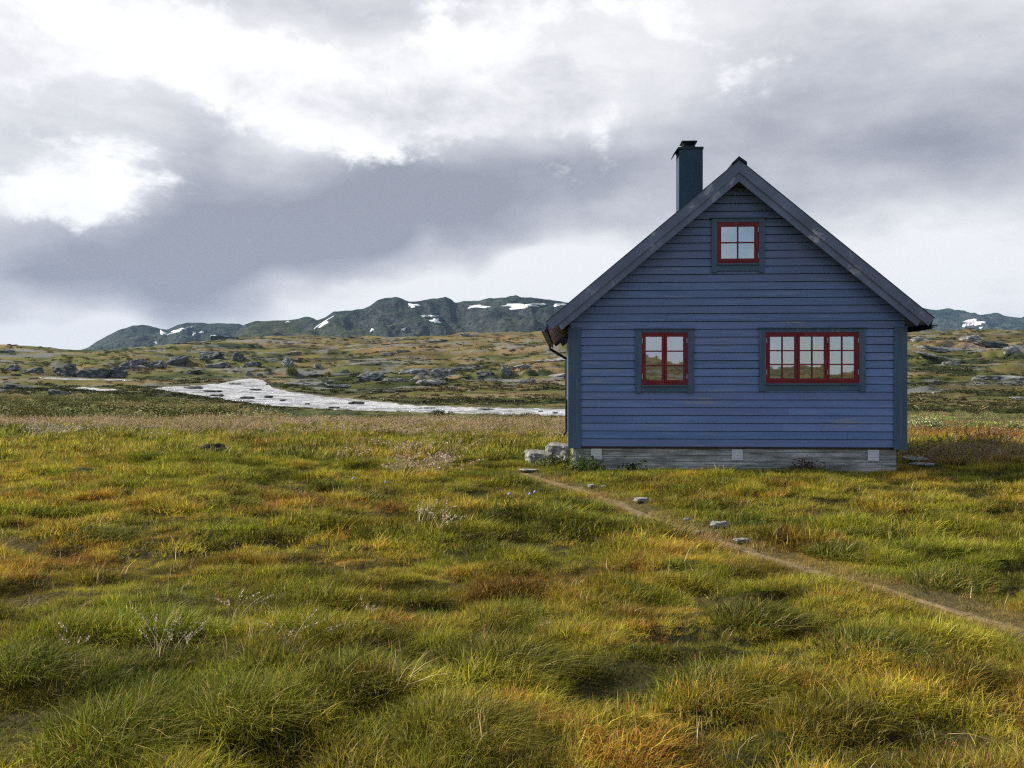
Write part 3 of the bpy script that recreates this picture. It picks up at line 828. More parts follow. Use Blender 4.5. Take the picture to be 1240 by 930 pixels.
for a in [
    # the ledge in the middle
    (452, 458, 40, 12, 'grey hump at the left end of the rock ledge beyond the river', 'rock', None, -4),
    (478, 462, 34, 8, 'low grey slab under the left part of the middle rock ledge', 'rock', None, 2, .5),
    (498, 452, 46, 9, 'long grey slab forming the left crest of the middle rock ledge', 'rock', None, -5, .5),
    (520, 464, 40, 8, 'low pale slab at the foot of the middle rock ledge', 'rock_pale', None, 0, .5),
    (536, 455, 34, 13, 'blocky grey rock in the centre of the middle rock ledge', 'rock', None, -3),
    (562, 448, 56, 8, 'long dark slab along the crest of the middle rock ledge', 'rock_dark', None, -6, .5),
    (588, 456, 26, 10, 'dark rock among heath right of the blocky rock in the ledge', 'rock_dark'),
    (612, 452, 18, 12, 'upright blue grey rock on the right part of the middle ledge', 'rock'),
    (628, 446, 40, 6, 'pale tilted slab near the right end of the middle ledge', 'rock_pale', None, -9, .5),
    (662, 438, 56, 6, 'pale slab running along the skyline of the ledge left of the house', 'rock_pale', None, -7, .5),
    (676, 455, 36, 6, 'low pale slab on the slope just left of the house corner', 'rock_pale', None, -6, .5),
    (640, 462, 20, 5, 'small low slab on the grassy slope left of the house corner', 'rock'),
    (548, 470, 12, 4, 'small pale rock on green slope above the river', 'rock_pale', None, 0, .5),
    # slabs above the river, centre left
    (370, 466, 50, 7, 'broad pale slab above the river bank under the round bush', 'rock_pale', None, 0, .5),
    (408, 468, 34, 5, 'low grey slab right of the broad pale slab above the river', 'rock', None, 0, .5),
    (348, 443, 16, 12, 'dark pointed boulder standing on the russet slope', 'rock', None, 0, 0, 'boulder', 'boulder'),
    (385, 446, 14, 9, 'dark rounded boulder right of the pointed boulder', 'rock', None, 0, 0, 'boulder', 'boulder'),
    (302, 455, 10, 6, 'small dark boulder in the row beside the upper river', 'rock', None, 0, 0, 'boulder', 'boulder'),
    (314, 455, 9, 5, 'grey boulder, middle of the row beside the upper river', 'rock', None, 0, 0, 'boulder', 'boulder'),
    (325, 454, 9, 5, 'grey boulder at the right end of the row beside the upper river', 'rock', None, 0, 0, 'boulder', 'boulder'),
    (418, 452, 14, 7, 'low dark boulder left of the middle rock ledge', 'rock', None, 0, 0, 'boulder', 'boulder'),
    (355, 428, 22, 5, 'pale flat outcrop high on the russet slope', 'rock_pale', None, 0, .5),
    (487, 426, 18, 4, 'pale flat outcrop on the upper slope below the mountain', 'rock_pale', None, 0, .5),
    (468, 430, 20, 4, 'low grey outcrop on the upper slope below the mountain', 'rock', None, 0, .5),
    (530, 414, 24, 5, 'grey outcrop high under the mountain foot', 'rock', None, 0, .5),
    (570, 408, 30, 7, 'broken grey outcrop at the top of the moor under the mountain', 'rock'),
    # the left cliff
    (82, 455, 44, 20, 'broken dark cliff face at the left end of the crag', 'rock_dark', None, 5),
    (112, 457, 44, 17, 'dark tumbled rock in the middle of the left crag', 'rock_dark', None, 0),
    (138, 456, 36, 14, 'blue grey boulder pile at the right end of the left crag', 'rock_dark', None, -8),
    (156, 447, 34, 13, 'leaning grey slab rising right of the left crag', 'rock', None, -28),
    (168, 441, 26, 9, 'second leaning slab higher up the left hillside', 'rock', None, -28),
    (190, 444, 30, 9, 'leaning slab in the middle of the green hillside', 'rock', None, -22),
    (216, 440, 36, 10, 'long leaning slab right on the green hillside', 'rock_dark', None, -22),
    (232, 452, 26, 7, 'low dark slab near the foot of the green hillside', 'rock_dark', None, -8, .5),
    (256, 434, 34, 12, 'dark knoll of rock on the crest of the green hillside', 'rock_dark', None, -6),
    (262, 444, 34, 8, 'blue grey slab under the knoll of rock', 'rock', None, -4, .5),
    (288, 436, 20, 10, 'jagged dark outcrop right of the knoll', 'rock_dark', None, 8),
    (306, 444, 24, 8, 'dark outcrop near the end of the green hillside', 'rock_dark', None, 0),
    (40, 452, 30, 9, 'pale rock beside the crag at the far left', 'rock', None, -20),
    (14, 448, 26, 8, 'low grey rock at the left edge on the green slope', 'rock', None, -15),
    (10, 427, 20, 5, 'small grey outcrop near the left skyline', 'rock'),
    # near bank, left
    (24, 470, 46, 8, 'large dark slab on the near river bank at the far left', 'rock_dark', None, 8, .5),
    (74, 477, 34, 7, 'dark slab on the near bank right of the large one', 'rock_dark', None, 10, .5),
    (8, 474, 24, 5, 'pale grey slab below the large dark slab at the left edge', 'rock', None, 4, .5),
    # right of the house
    (1140, 424, 60, 9, 'broad grey outcrop on the hill right of the house', 'rock', None, 6, .5),
    (1112, 414, 26, 8, 'small pale outcrop beside the roof tip on the right hill', 'rock_pale', None, 0),
    (1176, 412, 30, 8, 'pale outcrop on the skyline of the right hill', 'rock_pale', None, 0),
    (1200, 420, 46, 9, 'dark bouldery outcrop below the skyline of the right hill', 'rock_dark', None, 4),
    (1226, 428, 22, 10, 'pale boulder near the right edge of the photo', 'rock_pale', None, 0, 0, 'boulder', 'boulder'),
    (1120, 430, 34, 5, 'thin pale slanting slab on the right hill', 'rock_pale', None, 16, .5),
    (1152, 442, 28, 7, 'pale rock in the green hollow of the right hill', 'rock_pale', None, 0, .5),
    (1210, 459, 64, 8, 'long grey ledge in the middle of the right hill', 'rock', None, 0, .5),
    (1184, 461, 16, 5, 'rounded pale stone at the left end of the long ledge', 'rock_pale', None, 0),
    (1150, 487, 8, 3, 'small pale stone in the dark heath above the hedge of willows', 'rock_pale', None, 0),
    (1232, 483, 20, 5, 'pale low rock in the heath near the right edge', 'rock_pale', None, 0, .5),
]: far_rock(*a)

# small scattered stones on the moor: nothing tells them apart
srng = np.random.default_rng(12)
protos = [rock_mesh(900 + k, 1, .8, .6, sub=2, mat=M['rock' if k % 2 else 'rock_pale']) for k in range(6)]
k = 0
while k < 48:
    D = math.exp(srng.uniform(math.log(170), math.log(720)))
    px = srng.choice([srng.uniform(0, 690), srng.uniform(1095, 1240)], p=[.75, .25])
    x = (px - CX) / F * D
    if _wet_soft(np.array([px]), np.array([D]))[0] > .3: continue
    z = float(ground_z(np.array([x]), np.array([D]))[0])
    s = srng.uniform(.6, 1.7) * (D / 350) ** .5
    o = link(bpy.data.objects.new('small_stone', protos[k % 6])); o.location = (x, D, z - .15 * s)
    o.scale = (s, s, s * srng.uniform(.7, 1.2)); o.rotation_euler = (0, 0, srng.uniform(0, 6.28))
    tag(o, 'small grey stone scattered on the moor beyond the river', 'stone', 'small stones scattered on the moor'); k += 1

# stones in the river
for (px, py, w, h, lab) in [
    (300, 482, 22, 3.4, 'flat dark stone in the river, leftmost of the pair in midstream'),
    (325, 481, 12, 3.6, 'dark rounded stone in the river right of the flat one'),
    (343, 484.5, 9, 2.4, 'small brown stone alone in midstream'),
    (432, 488.5, 24, 4.5, 'large dark stone by the far bank of the river'),
    (372, 489, 8, 2.2, 'little dark stone in the white water of the lower river'),
    (258, 474, 26, 3.4, 'long low rock splitting the upper river'),
    (236, 470, 30, 4, 'pale rock bar at the head of the left river branch'),
    (262, 479, 22, 3, 'grey rock bar along the near side of the upper river'),
    (310, 472, 16, 2.6, 'small grey rock bar in the middle of the upper river'),
    (405, 493, 18, 2.4, 'thin dark rock bar near the near bank of the lower river'),
    (520, 494, 16, 2.4, 'thin dark rock bar off the far bank of the lower river'),
    (590, 495, 30, 2.4, 'long pale gravel bar reaching into the river from the far bank'),
    (285, 465, 16, 3, 'pale rock at the top of the river bend'),
    (655, 497.5, 7, 2, 'small dark stone in the river left of the house'),
    (672, 499, 9, 2, 'dark stone in the river close to the house corner'),
]:
    D = (EYE - float(base_h(np.array([float(px)]), np.array([130.]))[0]) + .0)
    lo = np.exp(np.linspace(math.log(80), math.log(400), 800)); zz = base_h(np.full(800, float(px)), lo)
    kk = int(np.argmax(zz >= EYE + (HY - py) / F * lo)); Dd = lo[kk]
    s = Dd / F
    rock('river_stone', lab, 'stone', ((px - CX) / F * Dd, Dd, zz[kk] - .12 - h * s * .1), (w * s, w * s * .7, h * s * 1.3), int(px), 'rock_dark' if 'pale' not in lab else 'rock_pale', group='stones in the river', slab=.5)

# stones in the meadow
STONES = []
def meadow_stone(name, label, cat, px, py, size, seed, mat, rz=0., sink=.25, slab=.5, tilt=(0, 0), group=None):
    p = at(px, py); z = float(ground_z(p[:1], p[1:])[0]); STONES.append((p[0], p[1], size[0] * .55))
    if size[2] > .15: z += .03
    return rock(name, label, cat, (p[0], p[1], z + .03 - size[2] * .15), size, seed, mat, rz, tilt, group, sub=3, slab=slab)
G_ = 'stones along the trodden path'
meadow_stone('boulder', 'dark brown boulder lying alone in the meadow', 'boulder', 259, 551, (.62, .36, .26), 41, 'rock_brown', .2, slab=0)
meadow_stone('flat_stone', 'pale grey stone half sunk in the grass at the left of the meadow', 'stone', 103, 570, (.34, .25, .12), 42, 'rock', .6)
meadow_stone('path_stone', 'rounded pale stone in the grass left of the path near the steps', 'stone', 625, 583, (.22, .18, .15), 43, 'stone_white', 0, slab=0, group=G_)
meadow_stone('path_stone', 'long flat grey stone at the start of the path below the steps', 'stone', 641, 571, (.40, .24, .06), 44, 'stone_white', .1, group=G_)
meadow_stone('path_stone', 'small pale stone on the far edge of the path under the left window', 'stone', 717, 591, (.17, .13, .07), 45, 'stone_white', .4, group=G_)
meadow_stone('path_stone', 'tiny pale stone just right of another on the path under the left window', 'stone', 731, 593, (.10, .08, .05), 46, 'stone_white', .2, group=G_)
meadow_stone('path_stone', 'flat white stone on the upper edge of the path in front of the house', 'stone', 776, 609, (.28, .2, .08), 47, 'stone_white', .3, group=G_)
meadow_stone('path_stone', 'peaked pale stone beside the path below the right window', 'stone', 873, 641, (.27, .2, .10), 48, 'stone_white', .1, group=G_)
meadow_stone('path_stone', 'flat white stone on the path just below the peaked stone', 'stone', 898, 656, (.22, .16, .06), 49, 'stone_white', -.2, group=G_)
meadow_stone('path_stone', 'little pale stone on the path left of the peaked stone', 'stone', 845, 646, (.08, .07, .05), 50, 'stone_white', 0, group=G_)
meadow_stone('path_stone', 'little white stone left of the peaked stone by the upper path edge', 'stone', 832, 632, (.10, .08, .05), 51, 'stone_white', 0, group=G_)
meadow_stone('flat_stone', 'upper of two flat grey stones lying at the right wall of the house', 'stone', 1108, 561, (.62, .4, .16), 52, 'stone_white', .3)
meadow_stone('flat_stone', 'lower of two flat grey stones lying at the right wall of the house', 'stone', 1118, 566, (.55, .35, .10), 53, 'stone_white', -.1)

# ------------------------------------------------------------------ the house
house = empty('house', HO, -YAW)
tag(house, 'blue wooden gabled house with red windows standing in the meadow', 'house')
W, L = 6.3, 7.6
ZB, ZE = .46, 2.76          # bottom of the boards, top of the corner boards
ZR, SL = 5.87, .835         # roof: top line at the ridge, slope
XR = W / 2
def add_attr_board(o, vals):
    a = o.data.attributes.new('board', 'FLOAT', 'POINT'); a.data.foreach_set('value', np.array(vals, dtype=np.float32))

def siding(name, length, ztop_fn, xlim_fn, openings, xf, mat, z_hi):
    """lapped boards in the plane (s, z), n outwards; xf maps (s, n, z) to house space"""
    bm = bmesh.new(); vals = []
    rr = random.Random(name + str(length))
    z = ZB; pitch = .1502
    def piece(s0a, s1a, za, s0b, s1b, zb, n_a, n_b, val):
        if s1a - s0a < .01 and s1b - s0b < .01: return
        vs = [xf(s0a, n_a, za), xf(s1a, n_a, za), xf(s1b, n_b, zb), xf(s0b, n_b, zb),
              xf(s0a, -.03, za), xf(s1a, -.03, za), xf(s1b, -.03, zb), xf(s0b, -.03, zb)]
        v = [bm.verts.new(p) for p in vs]; vals.extend([val] * 8)
        for f in ((0, 1, 2, 3), (7, 6, 5, 4), (0, 4, 5, 1), (1, 5, 6, 2), (2, 6, 7, 3), (3, 7, 4, 0)):
            try: bm.faces.new([v[i] for i in f])
            except ValueError: pass
    while z < z_hi:
        z1 = z + pitch; g = z + .015
        val0 = rr.random()
        jit = rr.uniform(-.0015, .0015)
        # groove then board; cut at openings
        cuts = sorted({z, g, z1, *[c for o in openings for c in (o[2], o[3]) if z < c < z1]})
        for a, b in zip(cuts[:-1], cuts[1:]):
            mid = (a + b) / 2
            lo_a, hi_a = xlim_fn(a); lo_b, hi_b = xlim_fn(b)
            if hi_a - lo_a < .02: continue
            if hi_b < lo_b: hi_b = lo_b = (lo_b + hi_b) / 2
            if mid < g: na = nb = -.022
            else:
                f = lambda t: .026 + jit - .018 * (t - g) / (z1 - g)
                na, nb = f(a), f(b)
            spans = [(lo_a, hi_a, lo_b, hi_b)]
            for o in openings:
                if o[2] < mid < o[3]:
                    new = []
                    for sp in spans:
                        if o[1] <= sp[0] or o[0] >= sp[1]: new.append(sp); continue
                        new += [(sp[0], o[0], sp[2], o[0]), (o[1], sp[1], o[1], sp[3])]
                    spans = [s for s in new if s[1] - s[0] > .005]
            for sp in spans:
                # butt joints in the boards
                if mid > g and sp[1] - sp[0] > 2.5 and rr.random() < .55:
                    j = rr.uniform(sp[0] + .8, sp[1] - .8); v2 = min(1, max(0, val0 + rr.uniform(-.5, .5)))
                    piece(sp[0], j - .0015, a, sp[2], j - .0015, b, na, nb, val0); piece(j + .0015, sp[1], a, j + .0015, sp[3], b, na, nb, v2)
                else: piece(*sp[:2], a, *sp[2:], b, na, nb, val0)
        z = z1
    bmesh.ops.recalc_face_normals(bm, faces=bm.faces[:])
    o = obj_bm(name, bm, mat, house); add_attr_board(o, vals)
    return o

WIN = {'gable': (2.795, 3.575, 3.977, 4.758), 'left': (1.364, 2.231, 1.657, 2.658), 'right': (3.715, 5.445, 1.689, 2.651)}
WDOOR = (1.25, 2.15, .46, 2.5); WSIDE = (4.2, 5.4, 1.4, 2.5)
def gable_x(z):
    top = ZR - .12
    h = (top - z) / SL
    return max(0.0, XR - h), min(W, XR + h)
ops = [WIN['gable'], WIN['left'], WIN['right']]
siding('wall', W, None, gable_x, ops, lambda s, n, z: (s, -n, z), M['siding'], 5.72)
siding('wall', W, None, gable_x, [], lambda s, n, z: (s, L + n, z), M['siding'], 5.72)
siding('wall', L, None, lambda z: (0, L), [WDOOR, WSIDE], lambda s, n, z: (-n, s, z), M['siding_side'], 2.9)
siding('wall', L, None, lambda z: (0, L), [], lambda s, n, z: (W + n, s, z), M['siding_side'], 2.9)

# corner boards
for (cx, cy, sx, sy) in ((0, 0, 1, 1), (W, 0, -1, 1), (0, L, 1, -1), (W, L, -1, -1)):
    bm = bmesh.new()
    pts = [(-.045, -.045), (.20, -.045), (.20, -.022), (-.022, -.022), (-.022, .14), (-.045, .14)]
    prism(bm, [(cx + sx * p[0], cy + sy * p[1], ZB - .03) for p in pts], (0, 0, ZE - ZB + .03))
    obj_bm('corner_board', bm, M['trim'], house)

# foundation with three wall vents
bm = bmesh.new()
def found_wall(a, b, y0, y1, axis):
    zs = [-.35, .06, .15, .24, .33, .445]
    for k, (z0, z1) in enumerate(zip(zs[:-1], zs[1:])):
        o_ = (0, .006, -.003, .004, -.002)[k]
        if axis == 'x': box(bm, a, b, y0 - o_, y1, z0, z1)
        else: box(bm, y0 - o_, y1, a, b, z0, z1)
found_wall(.10, 6.17, .05, .25, 'x'); found_wall(.10, 6.17, L - .25, L - .05, 'x')
found_wall(.251, L - .251, .05, .25, 'y'); found_wall(.251, L - .251, W - .25, W - .05, 'y')
fd = obj_bm('foundation', bm, M['concrete'], house)
fd['label'] = 'board marked grey concrete base'
for x in (.395, 3.085, 5.64):
    bm = bmesh.new(); z0 = .215
    w = .205
    box(bm, x, x + .025, .018, .047, z0, z0 + w); box(bm, x + w - .025, x + w, .018, .047, z0, z0 + w)
    box(bm, x + .025, x + w - .025, .018, .047, z0, z0 + .025); box(bm, x + .025, x + w - .025, .018, .047, z0 + w - .025, z0 + w)
    box(bm, x + .025, x + w - .025, .030, .047, z0 + .025, z0 + w - .025)
    for k in range(6):
        zz = z0 + .034 + k * .0285
        prism(bm, [(x + .025, .020, zz), (x + .025, .0295, zz + .018), (x + .025, .0295, zz + .027), (x + .025, .020, zz + .010)], (w - .05, 0, 0))
    v = obj_bm('vent', bm, M['white_paint'], fd)

# floor and lofts so the rooms are rooms
bm = bmesh.new(); box(bm, .05, W - .05, .05, L - .05, .42, .47); obj_bm('floor', bm, M['inner'], house)
bm = bmesh.new(); box(bm, .05, W - .05, .05, L - .05, 2.80, 2.86); obj_bm('ceiling', bm, M['inner'], house)
bm = bmesh.new(); box(bm, .05, W - .05, 3.2, 3.26, .47, 2.80); obj_bm('inner_wall', bm, M['inner'], house)

# roof
def roof_line(x, off=0.): return ZR - SL * abs(x - XR) - off
XL, XRR = XR - 3.62, XR + 3.56
YF, YB = -.36, L + .36
def slope_board(bm, x0, x1, y0, y1, t0, t1, plumb=True):
    """plank lying in the roof slope between x0 and x1, t0..t1 measured vertically below the top line"""
    pts = [(x0, y0, roof_line(x0, t0)), (x1, y0, roof_line(x1, t0)), (x1, y0, roof_line(x1, t1)), (x0, y0, roof_line(x0, t1))]
    if not plumb:   # cut square to the slope at the eave
        k = .42 * (t1 - t0)
        e = 0 if x0 < x1 and x0 < XR and abs(x0 - XL) < .3 else None
        if abs(x0 - XR) > abs(x1 - XR):
            xx = x0 + (k if x0 < XR else -k); pts[3] = (xx, y0, roof_line(xx, t1))
        else:
            xx = x1 + (k if x1 < XR else -k); pts[2] = (xx, y0, roof_line(xx, t1))
    prism(bm, pts, (0, y1 - y0, 0))
bm = bmesh.new()
slope_board(bm, XL + .012, XR - .001, YF + .028, YB - .028, .012, .085); slope_board(bm, XR + .001, XRR - .012, YF + .028, YB - .028, .012, .085)
roof = obj_bm('roof', bm, M['roofing'], house)
for ya, yb in ((YF, YF + .026), (YB - .026, YB)):
    inner_a, inner_b = (ya + .028, ya + .052) if ya < 0 else (ya - .026, ya - .002)
    for (xa, xb) in ((XL, XR - .001), (XR + .001, XRR)):
        bm = bmesh.new(); slope_board(bm, xa, xb, ya, yb, 0, .232, False); o = obj_bm('bargeboard', bm, M['barge'], roof)
        bm = bmesh.new()
        xa2, xb2 = (xa + .17, xb) if xa < XR - .01 else (xa, xb - .17)
        slope_board(bm, xa2, xb2, inner_a, inner_b, .10, .395, False); obj_bm('inner_bargeboard', bm, M['barge'], roof)
# metal drip strip on the verge and ridge cap
for sgn in (-1, 1):
    bm = bmesh.new()
    xe = XL if sgn < 0 else XRR
    slope_board(bm, *( (xe - .012, XR - .13) if sgn < 0 else (XR + .13, xe + .012) ), YF - .012, YF + .12, -.012, -.002)
    obj_bm('verge_strip', bm, M['dark_metal'], roof)
bm = bmesh.new()
for sgn in (-1, 1):
    xa, xb = (XR - .14, XR) if sgn < 0 else (XR, XR + .14)
    pts = [(xa, YF - .03, roof_line(xa) + .02), (xb, YF - .03, roof_line(xb) + .02), (xb, YF - .03, roof_line(xb) + .075), (xa, YF - .03, roof_line(xa) + .058)]
    prism(bm, pts, (0, YB - YF + .06, 0))
obj_bm('ridge_cap', bm, M['dark_metal'], roof)
# soffits: eaves and gable overhangs
bm = bmesh.new()
slope_board(bm, XL + .03, .012, YF + .055, YB - .055, .10, .125); slope_board(bm, W - .012, XRR - .03, YF + .055, YB - .055, .10, .125)
slope_board(bm, .014, XR - .002, YF + .055, -.03, .10, .12); slope_board(bm, XR + .002, W - .014, YF + .055, -.03, .10, .12)
obj_bm('soffit', bm, M['soffit'], roof)
# fascia and gutters
for sgn, xe in ((-1, XL + .03), (1, XRR - .03)):
    bm = bmesh.new(); zt = roof_line(xe, .09)
    a, b = (xe - .022, xe) if sgn < 0 else (xe, xe + .022)
    box(bm, a, b, YF + .06, YB - .06, zt - .14, zt); obj_bm('fascia', bm, M['dark_metal'], roof)
    bm = bmesh.new(); cx = xe + sgn * .085; zc = zt - .02
    prof = [(math.cos(t) * .058, math.sin(t) * .058) for t in np.linspace(math.pi, 2 * math.pi, 9)] + [(math.cos(t) * .052, math.sin(t) * .052) for t in np.linspace(2 * math.pi, math.pi, 9)]
    prism(bm, [(cx + p[0], YF + .10, zc + p[1] - .03) for p in prof], (0, YB - YF - .2, 0)); g = obj_bm('gutter', bm, M['dark_metal'], roof)
    xw = -.075 if sgn < 0 else W + .075
    bm = bmesh.new(); yv = L - .25
    tube(bm, [(cx, yv, zc - .08), (cx, yv, zc - .15), (xw, yv, zc - .42), (xw, yv, zc - .50), (xw, yv, .35), (xw + sgn * .08, yv, .26)], .036, 8)
    obj_bm('downpipe', bm, M['dark_metal'], roof)

# chimney
bm = bmesh.new(); cx0, cx1, cy0, cy1 = 2.442, 2.975, 3.0, 3.52
box(bm, cx0, cx1, cy0, cy1, 4.9, 6.93); bevel(bm, .006)
ch = obj_bm('chimney', bm, M['chimney'], house)
bm = bmesh.new()
def frustum(x0, x1, y0, y1, z0, X0, X1, Y0, Y1, z1):
    a = [bm.verts.new(p) for p in ((x0, y0, z0), (x1, y0, z0), (x1, y1, z0), (x0, y1, z0))]
    b = [bm.verts.new(p) for p in ((X0, Y0, z1), (X1, Y0, z1), (X1, Y1, z1), (X0, Y1, z1))]
    bm.faces.new(a[::-1]); bm.faces.new(b)
    for i in range(4): bm.faces.new([a[i], a[(i + 1) % 4], b[(i + 1) % 4], b[i]])
frustum(cx0 - .014, cx1 + .014, cy0 - .014, cy1 + .014, 6.932, cx0 - .014, cx1 + .014, cy0 - .014, cy1 + .014, 6.985)
prism(bm, [(cx0 - .016, cy0 - .02, 6.985), (cx0 - .016, cy0 - .02, 6.965), (cx0 - .10, cy0 - .02, 6.835), (cx0 - .115, cy0 - .02, 6.845)], (0, cy1 - cy0 + .04, 0))
obj_bm('chimney_cap', bm, M['dark_metal'], ch)
bm = bmesh.new()
frustum(2.54, 2.84, 3.1, 3.42, 6.986, 2.575, 2.805, 3.13, 3.39, 7.06)
frustum(2.575, 2.805, 3.13, 3.39, 7.061, 2.53, 2.85, 3.08, 3.44, 7.125)
frustum(2.505, 2.865, 3.06, 3.46, 7.126, 2.52, 2.85, 3.08, 3.44, 7.15)
bmesh.ops.recalc_face_normals(bm, faces=bm.faces[:])
obj_bm('chimney_pot', bm, M['dark_metal'], ch)
bm = bmesh.new()
for xa, xb, tz in ((cx0 - .05, cx1 + .05, 0),):
    prism(bm, [(xa, cy0 - .04, roof_line(xa) + .004), (xb, cy0 - .04, roof_line(xb) + .004), (xb, cy0 - .04, roof_line(xb) + .03), (xa, cy0 - .04, roof_line(xa) + .03)], (0, cy1 - cy0 + .08, 0))
obj_bm('flashing', bm, M['dark_metal'], ch)

# windows
def ring(bm, x0, x1, z0, z1, w, y0, y1, wb=None):
    wb = wb or w
    box(bm, x0, x0 + w, y0, y1, z0, z1); box(bm, x1 - w, x1, y0, y1, z0, z1)
    box(bm, x0 + w, x1 - w, y0, y1, z0, z0 + wb); box(bm, x0 + w, x1 - w, y0, y1, z1 - w, z1)
def window(fr, cas, nsash, cols, rows, hinges, label):
    x0, x1, z0, z1 = fr; c0, c1, d0, d1 = cas
    bm = bmesh.new(); ring(bm, x0 - .004, x1 + .004, z0 - .004, z1 + .004, .034, -.040, .08, .038)
    sw = (x1 - x0 - .06) / nsash
    wd = obj_bm('window', bm, M['red'], house); wd['label'] = label
    sash_bm = []
    for k in range(nsash):
        a = x0 + .031 + k * sw + (.004 if k else 0); b = x0 + .031 + (k + 1) * sw - (.004 if k < nsash - 1 else 0)
        za, zb = z0 + .040, z1 - .032
        bm = bmesh.new(); ring(bm, a, b, za, zb, .046, -.034, .012, .052)
        for c in range(1, cols):
            x = a + .046 + (b - a - .092) * c / cols; box(bm, x - .012, x + .012, -.030, .008, za + .052, zb - .046)
        for r_ in range(1, rows):
            z = za + .052 + (zb - za - .098) * r_ / rows
            xs = [a + .046] + [v for c in range(1, cols) for v in (a + .046 + (b - a - .092) * c / cols - .012, a + .046 + (b - a - .092) * c / cols + .012)] + [b - .046]
            for q in range(0, len(xs), 2): box(bm, xs[q], xs[q + 1], -.028, .006, z - .012, z + .012)
        s = obj_bm('sash', bm, M['red'], wd)
        bm = bmesh.new()
        v = [bm.verts.new(p) for p in ((a + .04, -.008, za + .04), (b - .04, -.008, za + .04), (b - .04, -.008, zb - .04), (a + .04, -.008, zb - .04))]
        ty, tx_ = random.uniform(-.0045, .0045), random.uniform(-.003, .003)
        for vv, (sx_, sz_) in zip(v, ((-1, -1), (1, -1), (1, 1), (-1, 1))): vv.co.y += ty * sx_ + tx_ * sz_
        bm.faces.new(v)
        p_ = obj_bm('glass_pane', bm, M['glass'], wd); p_.location.y = 0
    for (hx, hz) in hinges:
        bm = bmesh.new(); box(bm, hx - .008, hx + .008, -.052, -.041, hz - .045, hz + .045); box(bm, hx - .004, hx + .004, -.056, -.0525, hz - .05, hz + .05)
        obj_bm('hinge', bm, M['brass'], wd)
    # casing: jamb boards with ears, head with drip ledge, sill and apron
    ft = .055
    bm = bmesh.new()
    box(bm, c0, x0 - .005, -ft, -.006, d0 - .015, d1 - .02); box(bm, x1 + .005, c1, -ft, -.006, d0 - .015, d1 - .02)
    box(bm, x0 - .0045, x1 + .0045, -ft + .003, -.006, z1 + .005, d1 - .02)
    obj_bm('casing', bm, M['trim'], wd)
    bm = bmesh.new(); box(bm, c0 - .02, c1 + .02, -.085, -.004, d1 - .018, d1 + .006); obj_bm('drip_ledge', bm, M['trim_h'], wd)
    bm = bmesh.new(); box(bm, x0 - .003, x1 + .003, -.083, -.006, z0 - .032, z0 - .005)
    box(bm, x0 - .003, x1 + .003, -ft + .006, -.006, d0 + .012, z0 - .034); obj_bm('sill', bm, M['trim_h'], wd)
    return wd
wg = window(WIN['gable'], (2.685, 3.684, 3.818, 4.854), 1, 2, 2, [(3.566, 4.62), (3.566, 4.12)], 'small square four pane window in the gable')
wl = window(WIN['left'], (1.238, 2.356, 1.514, 2.738), 2, 1, 3, [(1.374, 2.5), (1.374, 1.82), (2.221, 2.5), (2.221, 1.82)], 'two leaf red window')
wr = window(WIN['right'], (3.59, 5.568, 1.548, 2.746), 3, 2, 3, [(3.725, 2.5), (3.725, 1.9), (4.868, 2.5), (4.868, 1.9), (5.435, 2.5), (5.435, 1.9)], 'wide three leaf red window')
# pleated white sheet added behind the gable window to brighten its panes
bm = bmesh.new()
n = 40; prev = None
for k in range(n + 1):
    x = 2.72 + (3.65 - 2.72) * k / n; y = .16 + .018 * math.sin(k * 1.3)
    a, b_ = bm.verts.new((x, y, 3.85)), bm.verts.new((x, y, 4.85))
    if prev: bm.faces.new([prev[0], a, b_, prev[1]])
    prev = (a, b_)
o = obj_bm('added_curtain', bm, M['added_curtain'], wg)

# things on the window sills (inside shelf carries them)
bm = bmesh.new(); box(bm, 3.7, 5.46, .085, .30, 1.655, 1.685); box(bm, 1.35, 2.25, .085, .30, 1.62, 1.652); obj_bm('window_board', bm, M['white_paint'], house)
lamp = empty('sill_ornament', HO + HX * 4.505 + HYV * .0 + Vector((0, 0, 1.686)), -YAW)
lamp.location = HO + HX * 4.53 + HYV * .15 + Vector((0, 0, 1.686))
tag(lamp, 'small round black and white ornament on the sill of the wide window', 'ornament')
def lathe(bm, prof, n=20):
    rs = [[bm.verts.new((r * math.cos(2 * math.pi * k / n), r * math.sin(2 * math.pi * k / n), z)) for k in range(n)] for r, z in prof]
    for A, B in zip(rs[:-1], rs[1:]):
        for k in range(n): bm.faces.new([A[k], A[(k + 1) % n], B[(k + 1) % n], B[k]])
    bm.faces.new(rs[0][::-1]); bm.faces.new(rs[-1])
bm = bmesh.new(); lathe(bm, [(.03, 0), (.032, .012), (.012, .02), (.010, .07)]); obj_bm('foot', bm, M['white_paint'], lamp, True)
bm = bmesh.new(); lathe(bm, [(.015, .07), (.04, .078), (.056, .10), (.06, .125)]); obj_bm('bowl', bm, M['black'], lamp, True)
bm = bmesh.new(); lathe(bm, [(.06, .1255), (.055, .15), (.035, .168), (.008, .174)]); obj_bm('lid', bm, M['white_paint'], lamp, True)
fig = empty('sill_figurine', HO + HX * 2.10 + HYV * .13 + Vector((0, 0, 1.653)), -YAW)
tag(fig, 'tiny white figurine in the corner of the two leaf window', 'figurine')
bm = bmesh.new(); lathe(bm, [(.022, 0), (.026, .02), (.02, .05), (.011, .07)]); obj_bm('figure_body', bm, M['white_paint'], fig, True)
bm = bmesh.new(); lathe(bm, [(.010, .0705), (.017, .08), (.015, .098), (.005, .105)]); obj_bm('figure_head', bm, M['white_paint'], fig, True)

